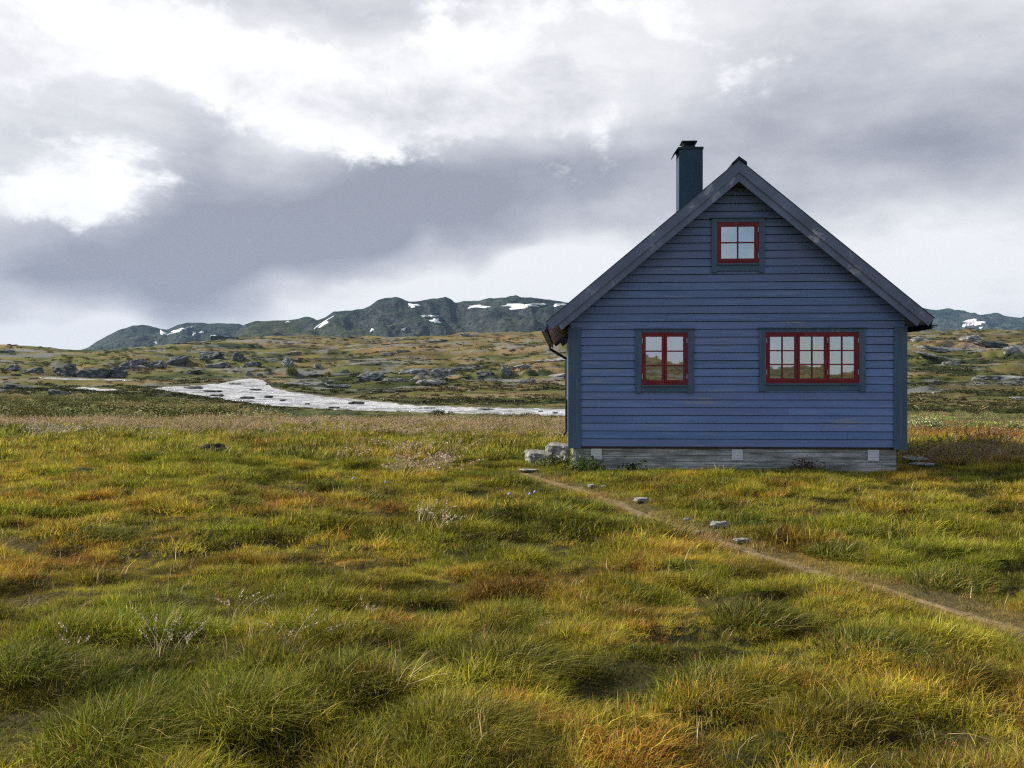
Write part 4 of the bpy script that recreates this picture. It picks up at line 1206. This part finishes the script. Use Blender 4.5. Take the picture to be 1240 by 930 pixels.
# left wall: door and a window seen edge-on
bm = bmesh.new(); box(bm, -.005, .04, WDOOR[0] + .06, WDOOR[1] - .06, .47, 2.44)
for k in range(6): box(bm, -.016, -.0055, WDOOR[0] + .065 + k * .13, WDOOR[0] + .185 + k * .13, .48, 2.43)
dr = obj_bm('door', bm, M['red'], house)
bm = bmesh.new(); box(bm, -.055, .02, WDOOR[0] - .06, WDOOR[0] + .058, .44, 2.50); box(bm, -.055, .02, WDOOR[1] - .058, WDOOR[1] + .06, .44, 2.50); box(bm, -.056, .02, WDOOR[0] - .06, WDOOR[1] + .06, 2.502, 2.60)
obj_bm('door_frame', bm, M['white_paint'], dr)
bm = bmesh.new(); tube(bm, [(-.018, 1.95, 1.42), (-.065, 1.95, 1.42), (-.068, 1.84, 1.42)], .010); obj_bm('handle', bm, M['brass'], dr)
bm = bmesh.new(); y0, y1, z0, z1 = WSIDE
def ring_y(bm, y0, y1, z0, z1, w, xa, xb):
    box(bm, xa, xb, y0, y0 + w, z0, z1); box(bm, xa, xb, y1 - w, y1, z0, z1); box(bm, xa, xb, y0 + w, y1 - w, z0, z0 + w); box(bm, xa, xb, y0 + w, y1 - w, z1 - w, z1)
ring_y(bm, y0, y1, z0, z1, .06, -.035, .05); box(bm, -.03, .03, (y0 + y1) / 2 - .03, (y0 + y1) / 2 + .03, z0 + .06, z1 - .06)
ws = obj_bm('window', bm, M['red'], house)
bm = bmesh.new(); ring_y(bm, y0 - .11, y1 + .11, z0 - .11, z1 + .11, .107, -.07, -.0055); obj_bm('casing', bm, M['white_paint'], ws)
bm = bmesh.new(); bm.faces.new([bm.verts.new(p) for p in ((-.005, y0 + .05, z0 + .05), (-.005, y1 - .05, z0 + .05), (-.005, y1 - .05, z1 - .05), (-.005, y0 + .05, z1 - .05))]); obj_bm('glass_pane', bm, M['glass'], ws)

# stone steps at the door
def hpt(x, y, z=0): return HO + HX * x + HYV * y + Vector((0, 0, z))
rock('stone_step', 'upper thick stone slab of the doorstep against the left wall', 'step', hpt(-.27, 1.72, .06), (.56, 1.2, .52), 61, 'rock_pale', -YAW, slab=.5, rough=.45, pw=.3)
rock('stone_step', 'lower stone slab of the doorstep, away from the wall', 'step', hpt(-.66, 1.55, .0), (.62, 1.05, .38), 67, 'rock_pale', -YAW + .1, slab=.5, rough=.45, pw=.3)

# ------------------------------------------------------------------ plants: geometry
def blades(n, radius, lmin, lmax, width, lean=(.35, .0), spread=.5, seg=3, seed=0, droop=.6, clump=1.0):
    r = np.random.default_rng(seed)
    a = r.uniform(0, 2 * np.pi, n); q = radius * np.sqrt(r.random(n)) ** clump
    bx, by = q * np.cos(a), q * np.sin(a)
    ln = r.uniform(lmin, lmax, n) * (1 - .35 * (q / radius))
    dirx = lean[0] + spread * np.cos(a) * (q / radius) + r.normal(0, .55, n)
    diry = lean[1] + spread * np.sin(a) * (q / radius) + r.normal(0, .55, n)
    face = r.uniform(0, np.pi, n)
    wv = np.stack([np.cos(face), np.sin(face), np.zeros(n)], -1)
    V = []; lev = seg + 1
    wd = width * r.uniform(.6, 1.3, n)
    for k in range(lev):
        t = k / seg
        h = ln * (t - .30 * droop * t * t * np.minimum(1.5, np.hypot(dirx, diry)))
        ox = bx + dirx * ln * (t ** 1.7) * .9; oy = by + diry * ln * (t ** 1.7) * .9
        c = np.stack([ox, oy, h], -1)
        ww = (wd * (1 - t ** 1.6) * .5 + wd * .02)[:, None] * wv
        V += [c - ww, c + ww]
    V = np.stack(V, 1)
    m = 2 * lev
    base = np.arange(n)[:, None] * m
    f = np.concatenate([base + np.array([2 * k, 2 * k + 1, 2 * k + 3, 2 * k + 2])[None] for k in range(seg)])
    rv = r.random(n); gv = r.random(n)
    col = np.stack([np.repeat(rv[:, None], m, 1), np.repeat(gv[:, None], m, 1), np.tile(np.repeat(np.linspace(0, 1, lev), 2)[None], (n, 1)), np.ones((n, m))], -1)
    return V.reshape(-1, 3), f, col.reshape(-1, 4)

def leaves(n, size, fn, seed=0, aspect=.5):
    """n small leaf quads at positions fn(rng)->(n,3)"""
    r = np.random.default_rng(seed)
    P = fn(r, n)
    a = r.normal(size=(n, 3)); a /= np.linalg.norm(a, axis=1)[:, None]
    b = np.cross(a, r.normal(size=(n, 3))); b /= np.linalg.norm(b, axis=1)[:, None]
    s = size * r.uniform(.6, 1.35, n)[:, None]
    V = np.stack([P - a * s, P + b * s * aspect, P + a * s, P - b * s * aspect], 1)
    f = np.arange(4 * n).reshape(n, 4)
    rv, gv = r.random(n), r.random(n)
    col = np.repeat(np.stack([rv, gv, np.zeros(n), np.ones(n)], -1)[:, None], 4, 1)
    return V.reshape(-1, 3), f, col.reshape(-1, 4)

def join(parts):
    V, Fs, C = [], [], []; o = 0
    for v, f, c in parts:
        V.append(v); Fs.append(f + o); C.append(c); o += len(v)
    return np.concatenate(V), np.concatenate(Fs), np.concatenate(C)

def proto(name, geo, mat, coll):
    V, f, c = geo
    me = mesh_np(name, V, f, mat, False, {'blade': ('FLOAT_COLOR', c)})
    o = bpy.data.objects.new(name, me); coll.objects.link(o); return o

def scatter(name, P, rot, scl, idx, tint, coll, kind='stuff'):
    me = mesh_np(name, P, [], None, False, {'rot': ('FLOAT_VECTOR', rot), 'scl': ('FLOAT_VECTOR', scl), 'idx': ('INT', idx),
                                            'tint': ('FLOAT_COLOR', np.concatenate([tint, np.ones((len(tint), 1))], 1))})
    o = link(bpy.data.objects.new(name, me)); tag(o, kind=kind)
    ng = bpy.data.node_groups.new(name, 'GeometryNodeTree')
    ng.interface.new_socket('Geometry', in_out='INPUT', socket_type='NodeSocketGeometry')
    ng.interface.new_socket('Geometry', in_out='OUTPUT', socket_type='NodeSocketGeometry')
    N = ng.nodes.new; Lk = ng.links.new
    gi, go = N('NodeGroupInput'), N('NodeGroupOutput')
    ci = N('GeometryNodeCollectionInfo'); ci.inputs['Collection'].default_value = coll
    ci.inputs['Separate Children'].default_value = True; ci.inputs['Reset Children'].default_value = True
    iop = N('GeometryNodeInstanceOnPoints'); iop.inputs['Pick Instance'].default_value = True
    def na(nm, t):
        n_ = N('GeometryNodeInputNamedAttribute'); n_.data_type = t; n_.inputs[0].default_value = nm
        return [s for s in n_.outputs if s.enabled and s.name == 'Attribute'][0]
    e2r = N('FunctionNodeEulerToRotation')
    Lk(na('rot', 'FLOAT_VECTOR'), e2r.inputs[0])
    Lk(gi.outputs[0], iop.inputs['Points']); Lk(ci.outputs[0], iop.inputs['Instance'])
    Lk(na('idx', 'INT'), iop.inputs['Instance Index']); Lk(e2r.outputs[0], iop.inputs['Rotation']); Lk(na('scl', 'FLOAT_VECTOR'), iop.inputs['Scale'])
    Lk(iop.outputs[0], go.inputs[0])
    md = o.modifiers.new('scatter', 'NODES'); md.node_group = ng
    return o

def pal(stops, t):
    p = [s for s, _ in stops]
    return np.stack([np.interp(t, p, [c[k] for _, c in stops]) for k in range(3)], -1)

def grass_tint(x, y, r):
    t = .03 + fbm(x / 2.3, y / 1.8, 121, 3) * .42 + fbm(x / .55, y / .45, 125, 2) * .40 + r.normal(0, .24, len(x)) + fbm(x / 9, y / 8, 129, 2) * .22
    px = CX + F * x / np.maximum(y, .5); py = HY + EYE * F / np.maximum(y, .5)
    t = t + .45 * np.exp(-((px - 470) / 170) ** 2 - ((py - 600) / 45) ** 2) + .35 * np.exp(-((px - 660) / 110) ** 2 - ((py - 850) / 45) ** 2) * .3
    t = t + .5 * np.exp(-((px - 960) / 220) ** 2 - ((py - 605) / 22) ** 2) + .35 * sstep(560, 505, py) * 0
    t = t + .55 * (px > 1085) * sstep(21, 24, y)
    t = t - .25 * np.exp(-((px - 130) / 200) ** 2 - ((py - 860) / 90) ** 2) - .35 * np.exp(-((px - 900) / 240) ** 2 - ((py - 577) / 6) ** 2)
    return pal([(-.9, (.066, .100, .011)), (-.45, (.160, .205, .020)), (0, (.285, .290, .028)), (.35, (.385, .345, .036)), (.65, (.42, .315, .040)), (1., (.42, .225, .038))], t) * np.clip(.84 + .55 * fbm(x / .42, y / .30, 133, 2) + r.normal(0, .12, len(x)), .35, 1.35)[:, None]

def in_house(x, y, m=0.): 
    lx, ly = house_local(x, y); return (lx > -m) & (lx < W + m) & (ly > -m) & (ly < L + m)

# ------------------------------------------------------------------ meadow grass
def seed_tuft(seed, n=9, h0=.32, h1=.58, rad=.30, w=.006, pan=.020, per=16):
    r = np.random.default_rng(seed); parts = [blades(n, rad, h0, h1, w, lean=(.22, 0), spread=.25, seed=seed, droop=.5)]
    V = parts[0][0].reshape(n, 8, 3); tips = V[:, 6]; sub = V[:, 4]
    Pp = []
    for k in range(n):
        t = r.random(per)[:, None] ** .8
        p = sub[k] + (tips[k] - sub[k]) * (t * 1.15 - .05)
        p = p + r.normal(0, .016 * (pan / .012), (per, 3)) * (1.1 - t) * np.array([1, 1, .6])
        Pp.append(p)
    Pp = np.concatenate(Pp)
    parts.append(leaves(len(Pp), pan, lambda q, m: Pp, seed + 5, .45))
    return join(parts)
gcol = bpy.data.collections.new('grass_tufts')
NV = 8
for k in range(NV): proto('grass_tuft_a%02d' % k, blades(64, .095, .03, .118, .0038, seed=k, lean=(.32, -.08), spread=.9, droop=1.2), M['grass'], gcol)
for k in range(NV): proto('grass_tuft_b%02d' % k, blades(64, .15, .04, .135, .0062, seed=40 + k, lean=(.32, -.08), spread=.9, droop=1.1), M['grass'], gcol)
for k in range(4): proto('grass_tuft_e_straw%d' % k, blades(5, .08, .16, .30, .0042, lean=(.35, -.1), spread=.5, seed=140 + k, droop=1.6), M['seed'], gcol)
for k in range(4): proto('grass_tuft_f_sorrel%d' % k, seed_tuft(150 + k, 3, .14, .26, .05, .0035, .0055, 12), M['seed'], gcol)
for k in range(NV): proto('grass_tuft_c%02d' % k, blades(70, .32, .06, .19, .014, seed=80 + k, lean=(.3, 0), seg=2, spread=.7), M['grass'], gcol)

def fan(n, d0, d1, r, half=.64):
    D = np.sqrt(r.uniform(d0 ** 2, d1 ** 2, n)); u = r.uniform(-1, 1, n)
    return u * (half * D + 3.5), D
def build_grass():
    P, Rt, S, I, T = [], [], [], [], []
    for (n, d0, d1, off) in ((48000, 1.8, 9, 0), (55000, 9, 20, NV), (54000, 20, 50, 2 * NV)):
        r = np.random.default_rng(300 + off)
        x, y = fan(n, d0, d1, r, .66 if d0 > 5 else .72)
        pd = path_dist(x, y)
        keep = ~in_house(x, y, .0) & ((pd > .07 + .17 * r.random(n)) | (r.random(n) < .34))
        for (sx_, sy_, sr_) in STONES: keep &= (np.hypot((x - sx_) / (sr_ * .9), (y - sy_ + sr_ * .6) / (sr_ * 1.3)) > 1)
        # thinner over the dark hollows so that tussocks read
        hm = hummock(x, y)
        keep &= r.random(n) < np.clip(.68 + hm * 5 + .4 * (pd < 1), .52, 1)
        x, y, hm, pd = x[keep], y[keep], hm[keep], pd[keep]; m = len(x)
        s = r.uniform(.65, 1.25, m) * np.clip(.90 + hm * 4.0, .5, 1.35) * (1 + .40 * fbm(x / .6, y / .45, 141, 2))
        s = s * np.clip(.62 + (pd - .10) * .8, .45, 1.0)
        lx, ly = house_local(x, y)
        s = np.where((ly > -.5) & (ly < 0) & (lx > -.2) & (lx < 6.5), s * 1.15, s)
        P.append(np.stack([x, y, ground_z(x, y) - .015], -1))
        Rt.append(np.stack([r.normal(0, .16, m), r.normal(0, .16, m), r.normal(0, 1.0, m)], -1))
        S.append(np.stack([s, s, s * r.uniform(.8, 1.2, m)], -1))
        I.append(off + r.integers(0, NV, m)); pw = ((1 - sstep(.12, .42, pd)) * .75)[:, None]; T.append(grass_tint(x, y, r) * (1 - pw) + np.array([[.42, .31, .13]]) * pw)
    r = np.random.default_rng(345)
    for off, n, t0 in ((3 * NV, 2600, (.62, .50, .24)), (3 * NV + 4, 2200, (.34, .13, .055))):
        x, y = fan(n, 3, 16, r, .68)
        q = fbm(x / 1.1, y / .9, 161 + off, 2)
        k_ = ~in_house(x, y, .1) & (path_dist(x, y) > .3) & (r.random(n) < np.clip(.35 + q * 1.4, .05, 1)); x, y = x[k_], y[k_]; m = len(x)
        s = r.uniform(.55, 1.0, m)
        P.append(np.stack([x, y, ground_z(x, y)], -1)); Rt.append(np.stack([r.normal(0, .15, m), r.normal(0, .15, m), r.normal(0, .9, m)], -1))
        S.append(np.stack([s, s, s], -1)); I.append(off + r.integers(0, 4, m)); T.append(np.array([t0]) * r.uniform(.6, 1.25, (m, 1)))
    scatter('meadow_grass', np.concatenate(P), np.concatenate(Rt), np.concatenate(S), np.concatenate(I), np.concatenate(T), gcol)
build_grass()

# grasses in seed: pale feathery panicles over the far meadow
scol = bpy.data.collections.new('seed_tufts')
for k in range(6): proto('seed_tuft_%02d' % k, seed_tuft(500 + k), M['seed'], scol)
def build_seed():
    r = np.random.default_rng(77)
    x, y = fan(10500, 17, 49, r)
    px = CX + F * x / y; py = HY + EYE * F / y
    dens = sstep(24, 34, y) * (px < 700) * (.55 + .9 * fbm(x / 3.5, y / 3.5, 151, 2))
    dens = np.maximum(dens, .75 * np.exp(-((px - 500) / 60) ** 2 - ((py - 562) / 12) ** 2))
    dens = np.maximum(dens, (px > 1085) * sstep(17.5, 19, y) * (1 - .8 * sstep(21, 24, y)) * (.9 + .6 * fbm(x / 2, y / 2, 155, 2)))
    dens = np.maximum(dens, .55 * (px > 850) * np.exp(-((py - 592) / 22) ** 2) * (.6 + fbm(x / 1.1, y / 1.1, 157, 2)))
    keep = (r.random(len(x)) < dens) & ~in_house(x, y, .25) & (path_dist(x, y) > .45)
    x, y, px = x[keep], y[keep], px[keep]; m = len(x)
    s = r.uniform(.6, 1.1, m)
    t = r.random(m) + .5 * fbm(x / 4, y / 4, 159, 2)
    tint = pal([(-.2, (.26, .23, .08)), (.35, (.42, .34, .17)), (.75, (.50, .39, .26)), (1.2, (.52, .38, .30))], t)
    tint = np.where((px > 1085)[:, None], tint * np.array([.74, .68, .52]), tint)
    scatter('seed_grass', np.stack([x, y, ground_z(x, y)], -1), np.stack([r.normal(0, .08, m), r.normal(0, .08, m), r.normal(0, .9, m)], -1),
            np.stack([s, s, s], -1), r.integers(0, 6, m), tint, scol)
build_seed()

# ------------------------------------------------------------------ single plants in the meadow
def plant(name, label, cat, geo, mat, p, tint, rz=0., group=None, parent=None):
    V, f, c = geo
    me = mesh_np(name, V, f, mat, False, {'blade': ('FLOAT_COLOR', c), 'single': ('FLOAT', np.ones(len(V))),
                                          'tint': ('FLOAT_COLOR', np.tile([[*tint, 1]], (len(V), 1)))})
    o = link(bpy.data.objects.new(name, me), parent); o.location = p; o.rotation_euler.z = rz
    if label: tag(o, label, cat, group)
    return o
def mp(px, py):
    p = at(px, py); return Vector((p[0], p[1], float(ground_z(p[:1], p[1:])[0])))
GT = 'large grass tussocks in the meadow'
for (px, py, rad, ln, n, tint, lab, sd_) in [
    (612, 815, .34, .40, 900, (.15, .14, .022), 'big shaggy tussock with blades combed to the right, centre of the foreground', 1),
    (625, 748, .34, .34, 800, (.20, .21, .030), 'bright yellow green tussock just behind the big shaggy one', 2),
    (425, 835, .26, .34, 650, (.11, .15, .020), 'spiky dark green tussock with one tall straw fan beside it', 3),
    (140, 905, .34, .42, 1000, (.13, .17, .018), 'tall lush green tussock at the bottom left corner', 4),
    (295, 880, .30, .40, 800, (.14, .18, .022), 'lush green tussock right of the one in the bottom left corner', 5),
    (915, 758, .30, .30, 700, (.065, .075, .016), 'dark olive tussock right of centre below the path', 6),
    (1020, 675, .36, .26, 650, (.06, .085, .014), 'dark green tussock right above the path', 7),
    (1150, 705, .36, .28, 650, (.14, .15, .022), 'yellow green tussock above the path near the right edge', 8),
    (110, 655, .42, .28, 700, (.055, .075, .014), 'wide dark tussock on the left of the meadow', 9),
    (280, 617, .40, .26, 550, (.085, .115, .016), 'dark green rush tussock left of centre behind the meadow hollow', 10),
    (445, 605, .40, .24, 550, (.065, .085, .016), 'dark tussock in the russet grass left of the path', 11),
    (1060, 800, .34, .32, 700, (.07, .095, .018), 'dark green tussock in the lower right of the meadow', 12),
    (870, 845, .32, .34, 750, (.13, .15, .024), 'pale green tussock in the lower right foreground', 13),
    (555, 905, .32, .32, 750, (.20, .19, .028), 'golden green tussock at the bottom centre', 14),
    (30, 830, .24, .34, 600, (.075, .115, .016), 'dark green spiky tussock at the left edge', 15),
]:
    d = at(px, py)[1]; wdt = max(.0046, d * .0010)
    ln = ln * .72; tint = tuple(t_ * .55 + q_ * .45 for t_, q_ in zip(tint, (.20, .21, .028)))
    g = blades(int(n * 1.5), rad * 1.05, ln * .5, ln, wdt, lean=(.42, -.12), spread=1.1, seed=700 + sd_, droop=1.15)
    g[0][:, 2] += .05 * np.exp(-(g[0][:, 0] ** 2 + g[0][:, 1] ** 2) / (rad * .7) ** 2)
    plant('grass_tussock', lab, 'tussock', g, M['grass'], mp(px, py), tint, 0, GT)
# the straw fan and dry seed stalks
def stalks(seed, n, h, w, pan, per, lean=.25, rad=.06):
    return seed_tuft(seed, n, h * .7, h, rad, w, pan, per)
plant('straw_fan', 'fan of long bleached straw stalks beside the spiky dark green tussock', 'dry grass', blades(14, .05, .30, .42, .006, lean=(.30, -.1), spread=.8, seed=811, droop=.7), M['seed'], mp(482, 850), (.62, .52, .24))
GS = 'tall dry seed stalks in the foreground'
for (px, py, h, n, lab, sd_) in [
    (197, 800, .42, 10, 'tall dry seed stalks with pale feathery heads, left foreground', 1),
    (352, 805, .40, 6, 'leaning plume of pale seeds right of the tall dry stalks', 2),
    (222, 790, .32, 6, 'lower dry seed stalks close behind the tall ones', 3),
    (282, 752, .30, 6, 'sprig of white fluffy seeds behind the leaning plume', 4),
    (535, 655, .45, 9, 'brownish dry seed stalks in the middle of the meadow', 5),
    (510, 640, .45, 7, 'taller pale seed stalks left of the brownish ones in mid meadow', 6),
    (95, 800, .26, 4, 'short dry stalk with brown head at the left edge', 7),
    (438, 745, .25, 5, 'small faded seed stalk in the left half of the foreground', 8),
]:
    d = at(px, py)[1]
    plant('seed_stalk', lab, 'dry plant', stalks(820 + sd_, n, h, max(.003, d * .0006), max(.007, d * .0011), 22), M['seed'], mp(px, py), (.56, .46, .38), random.uniform(-.3, .3), GS)
# the pale fluffy clump left of the path
plant('fluffy_grass_clump', 'pale beige fluffy grass clump left of the path start', 'grass clump', seed_tuft(851, 60, .28, .48, .5, .008, .018, 16), M['seed'], mp(503, 577), (.44, .34, .23))
plant('fluffy_grass_clump', 'pale grey bush of seeding grass at the far left edge of the meadow', 'grass clump', seed_tuft(852, 60, .4, .62, .7, .010, .025, 14), M['seed'], mp(62, 532), (.42, .37, .30))
plant('seeding_thicket', 'tall brown seeding thicket in the meadow right of the house', 'thicket', seed_tuft(853, 150, .40, .80, 1.0, .010, .018, 12), M['seed'], mp(1165, 563), (.27, .21, .12))
# bluebells
def harebell(px, py, lab, sd_):
    p = mp(px, py); root = empty('harebell', p); tag(root, lab, 'flower', 'purple harebells in the meadow')
    r = np.random.default_rng(sd_)
    plant('stem', None, None, blades(2, .01, .26, .32, .004, lean=(.15, 0), spread=.1, seed=sd_), M['grass'], (0, 0, 0), (.08, .12, .03), parent=root)
    bm = bmesh.new(); lathe(bm, [(.004, .03), (.012, .026), (.018, .012), (.027, 0)], 10)
    for v in bm.verts: v.co += Vector((.05, 0, .27))
    obj_bm('bell', bm, M['petal'], root, True)
mpt, nt = new_mat('purple_petal'); b = NB(nt); nn = b.noise(b.coord(), 40, 3).outputs[0]
b.out(b.principled(b.ramp(nn, [(.3, (.20, .17, .42)), (.7, (.34, .29, .60))]), .6)); M['petal'] = mpt
for (px, py, lab, s_) in [(643, 632, 'purple harebell, tallest and rightmost of the little group in mid meadow', 1), (637, 630, 'purple harebell just left of the tallest one in mid meadow', 2),
                          (612, 632, 'lone purple harebell left of the group in mid meadow', 3), (463, 602, 'purple harebell behind the dark tussock in the russet grass', 4),
                          (424, 606, 'purple harebell at the left side of the dark tussock in the russet grass', 5)]:
    harebell(px, py, lab, s_)

def dome(rx, ry, h, lo=0., hollow=.45, lump=5, seed=0):
    q0 = np.random.default_rng(seed)
    cx_ = q0.normal(0, .42, (lump, 2)); cr = q0.uniform(.45, .8, lump); chh = q0.uniform(.55, 1.0, lump)
    def fn(r, n):
        k = r.integers(0, lump, n); a = r.uniform(0, 2 * np.pi, n); u = r.random(n)
        el = np.arcsin(u); rad = hollow + (1 - hollow) * r.random(n) ** .5
        X = cx_[k, 0] + cr[k] * np.cos(el) * np.cos(a) * rad; Y = cx_[k, 1] + cr[k] * np.cos(el) * np.sin(a) * rad
        Z = lo + (1 - lo) * chh[k] * np.sin(el) * rad
        return np.stack([X * rx, Y * ry, Z * h], -1)
    return fn
# weeds against the foundation
for (x, y, rx, h, n, tint, lab, sd_) in [
    (.22, -.32, .55, .40, 520, (.085, .12, .03), 'leafy green weeds at the left corner of the foundation', 1),
    (-.45, .55, .50, .32, 420, (.12, .14, .035), 'low leafy weeds in front of the stone steps', 2),
    (1.18, -.12, .20, .30, 150, (.055, .09, .02), 'small dark weed against the foundation under the left window', 3),
    (4.52, -.15, .26, .34, 220, (.12, .065, .04), 'rusty brown dock plant against the foundation under the wide window', 4),
]:
    root = empty('weed', hpt(x, y, 0)); tag(root, lab, 'plant')
    plant('foliage', None, None, leaves(n, .032, dome(rx, .25, h, .0, .3, 6, sd_), 860 + sd_, .5), M['leaf'], (0, 0, 0), tint, parent=root)
    plant('stem', None, None, blades(16, rx * .6, h * .7, h * 1.05, .008, lean=(.1, 0), spread=.4, seed=870 + sd_), M['grass'], (0, 0, 0), tint, parent=root)

# ------------------------------------------------------------------ willow scrub
def bush_geo(seed, n=520, size=.05, rx=.8, h=.8, hollow=.5):
    return leaves(n, size, dome(rx, rx, h, .0, hollow, 7, seed), seed, .5)
wcol = bpy.data.collections.new('willow_clumps')
for k in range(6): proto('willow_clump_%02d' % k, bush_geo(600 + k, 800, .042), M['leaf'], wcol)
def scrub_tint(x, y, r, m):
    t = fbm(x / 5, y / 5, 171, 3) * .9 + r.normal(0, .45, m) + .12
    t = t + .4 * ((CX + F * x / y > 1085) & (y < 62))
    return pal([(-.9, (.045, .052, .014)), (-.3, (.105, .110, .028)), (.2, (.18, .19, .055)), (.7, (.27, .285, .12)), (1.1, (.30, .24, .09))], t)
def build_scrub():
    r = np.random.default_rng(88)
    n = 5200
    D = np.exp(r.uniform(math.log(44), math.log(125), n)); u = r.uniform(-.66, .66, n); x = u * D
    px = CX + F * u
    d2 = np.where(px > 1085, np.exp(r.uniform(math.log(31), math.log(112), n)), D); D = d2; x = u * D
    wet = _wet_soft(px, D)
    lim = np.where(px < 260, 112, 105)
    keep = (water_mask(px, D * 1.01) < .05) & (water_mask(px, D * .99) < .05) & (D < lim) & (r.random(n) < np.clip(1.1 - .5 * wet, 0, 1)) & ~in_house(x, D, 1.2)
    keep &= r.random(n) < np.clip(.55 + 1.1 * fbm(x / 7, D / 5, 173, 2), .05, 1)
    keep &= ~((px > 1085) & (D > 50) & (D < 87))
    x, D, px = x[keep], D[keep], px[keep]; m = len(x)
    tall = np.where(px < 330, 1.25, .6); tall = np.where(px > 1085, np.where(D > 80, .9, .5), tall)
    tall = np.where((px > 280) & (px < 720) & (D > 62), .42, tall)
    s = r.uniform(.5, 1.15, m) * tall
    sx = s * r.uniform(.9, 1.7, m)
    scatter('willow_scrub', np.stack([x, D, ground_z(x, D) - .05], -1), np.stack([np.zeros(m), np.zeros(m), r.uniform(0, 6.28, m)], -1),
            np.stack([sx, sx, s], -1), r.integers(0, 6, m), scrub_tint(x, D, r, m), wcol)
build_scrub()
def willow(px, py, w, h, tint, lab, sd_, name='willow_bush', cat='bush', grp='willow bushes around the meadow'):
    p = ray(px, py, 28, 900); s = p.y / F; wd, ht = w * s / 2, h * s
    root = empty(name, p); tag(root, lab, cat, grp)
    nl = int(np.clip(w * h * 6.0, 600, 4000))
    plant('foliage', None, None, leaves(nl, max(.035, s * .6), dome(wd * .8, wd * .7, ht * 1.05, .05, .45, 7, sd_), sd_, .55), M['leaf'], (0, 0, 0), tint, parent=root)
    bm = bmesh.new()
    rr = random.Random(sd_)
    for k in range(5):
        a = rr.uniform(0, 6.28); tube(bm, [(0, 0, -.1), (math.cos(a) * wd * .25, math.sin(a) * wd * .25, ht * .4), (math.cos(a) * wd * .5, math.sin(a) * wd * .5, ht * .8)], max(.015, wd * .02), 5)
    obj_bm('stem', bm, M['soffit'], root)
for a in [
    (30, 504, 48, 16, (.03, .045, .014), 'dark green willow bush at the far left behind the meadow'),
    (75, 500, 36, 13, (.05, .065, .02), 'dark willow bush second from the left edge'),
    (190, 492, 30, 10, (.10, .12, .03), 'yellow green willow bush on the near river bank'),
    (95, 503, 60, 10, (.16, .19, .09), 'pale silvery willow patch left behind the seeding grass'),
    (150, 500, 40, 9, (.05, .07, .02), 'low dark willow right of the silvery patch'),
    (260, 503, 56, 8, (.12, .15, .06), 'low grey green willow beside the river bend'),
    (531, 503, 34, 8, (.065, .085, .04), 'rounded dark willow bush on the river bank in the centre'),
    (640, 507, 46, 8, (.10, .105, .05), 'brownish low willow near the house on the left'),
    (590, 505, 36, 6, (.15, .16, .06), 'pale low willow between the dark one and the house'),
    (351, 455, 20, 12, (.13, .14, .035), 'round yellow green bush on the slope above the river'),
    (398, 456, 12, 8, (.20, .19, .03), 'small bright yellow bush right of the round one above the river'),
    (326, 452, 12, 8, (.12, .13, .035), 'small green bush left of the round one above the river'),
    (1130, 521, 60, 20, (.34, .38, .17), 'pale silvery willow bush right behind the house corner'),
    (1190, 521, 66, 12, (.27, .33, .09), 'bright green willow bush in the right middle distance'),
    (1230, 522, 40, 11, (.32, .36, .15), 'silvery green willow bush at the right edge'),
    (1130, 510, 60, 9, (.26, .31, .09), 'long green willow thicket behind the silvery bush on the right'),
    (1120, 500, 56, 11, (.055, .07, .02), 'dark willow thicket close to the right wall of the house'),
    (1180, 500, 70, 11, (.05, .065, .018), 'dark willow thicket above the little stream on the right'),
    (1232, 501, 44, 10, (.06, .08, .022), 'dark willow thicket at the right edge above the little stream'),
]: willow(*a, sd_=int(a[0] * 3 + a[1]))

# ------------------------------------------------------------------ heath on the hills
hcol = bpy.data.collections.new('heath_clumps')
for k in range(6): proto('heath_clump_%02d' % k, leaves(90, .17, dome(1, 1, .55, 0, .5, 5, 640 + k), 640 + k, .6), M['heath'], hcol)
def build_heath():
    r = np.random.default_rng(99); n = 30000
    D = np.exp(r.uniform(math.log(105), math.log(900), n)); px = np.where(r.random(n) < .78, r.uniform(-30, 705, n), r.uniform(1085, 1275, n))
    x = (px - CX) / F * D
    ok = (water_mask(px, D) < .03) & (water_mask(px, D * 1.02) < .03) & (water_mask(px, D * .98) < .03)
    ok &= r.random(n) < np.clip(.45 + 1.0 * fbm(x / 30, D / 14, 181, 3), .08, 1)
    x, D, px = x[ok], D[ok], px[ok]; m = len(x)
    base = soil_colour(x, D)
    t = r.random(m)[:, None]
    dark = np.array([[.028, .036, .013]])
    tint = base * (.55 + .75 * t); mk = (r.random(m) < .38)[:, None]
    tint = np.where(mk, base * .45 + dark * .55, tint)
    s = r.uniform(.5, 1.3, m) * (D / 260) ** .55
    s = np.where(D < 150, s * .7, s)
    scatter('heath', np.stack([x, D, ground_z(x, D) - .12 * s], -1), np.stack([np.zeros(m), np.zeros(m), r.uniform(0, 6.28, m)], -1),
            np.stack([s * 1.5, s * 1.1, s * r.uniform(.5, 1.1, m)], -1), r.integers(0, 6, m), tint, hcol)
build_heath()

# ------------------------------------------------------------------ the air
if HAZE:
    bm = bmesh.new(); box(bm, -11500, 11500, -11500, 11500, -61.5, 680)
    m, nt = new_mat('mountain_air'); b = NB(nt)
    v = b.n('ShaderNodeVolumePrincipled', ins={'Color': (.44, .66, 1, 1), 'Density': .000029, 'Anisotropy': .0})
    b.n('ShaderNodeOutputMaterial', ins={'Volume': v.outputs[0]})
    o = obj_bm('haze', bm, m); tag(o, kind='stuff')
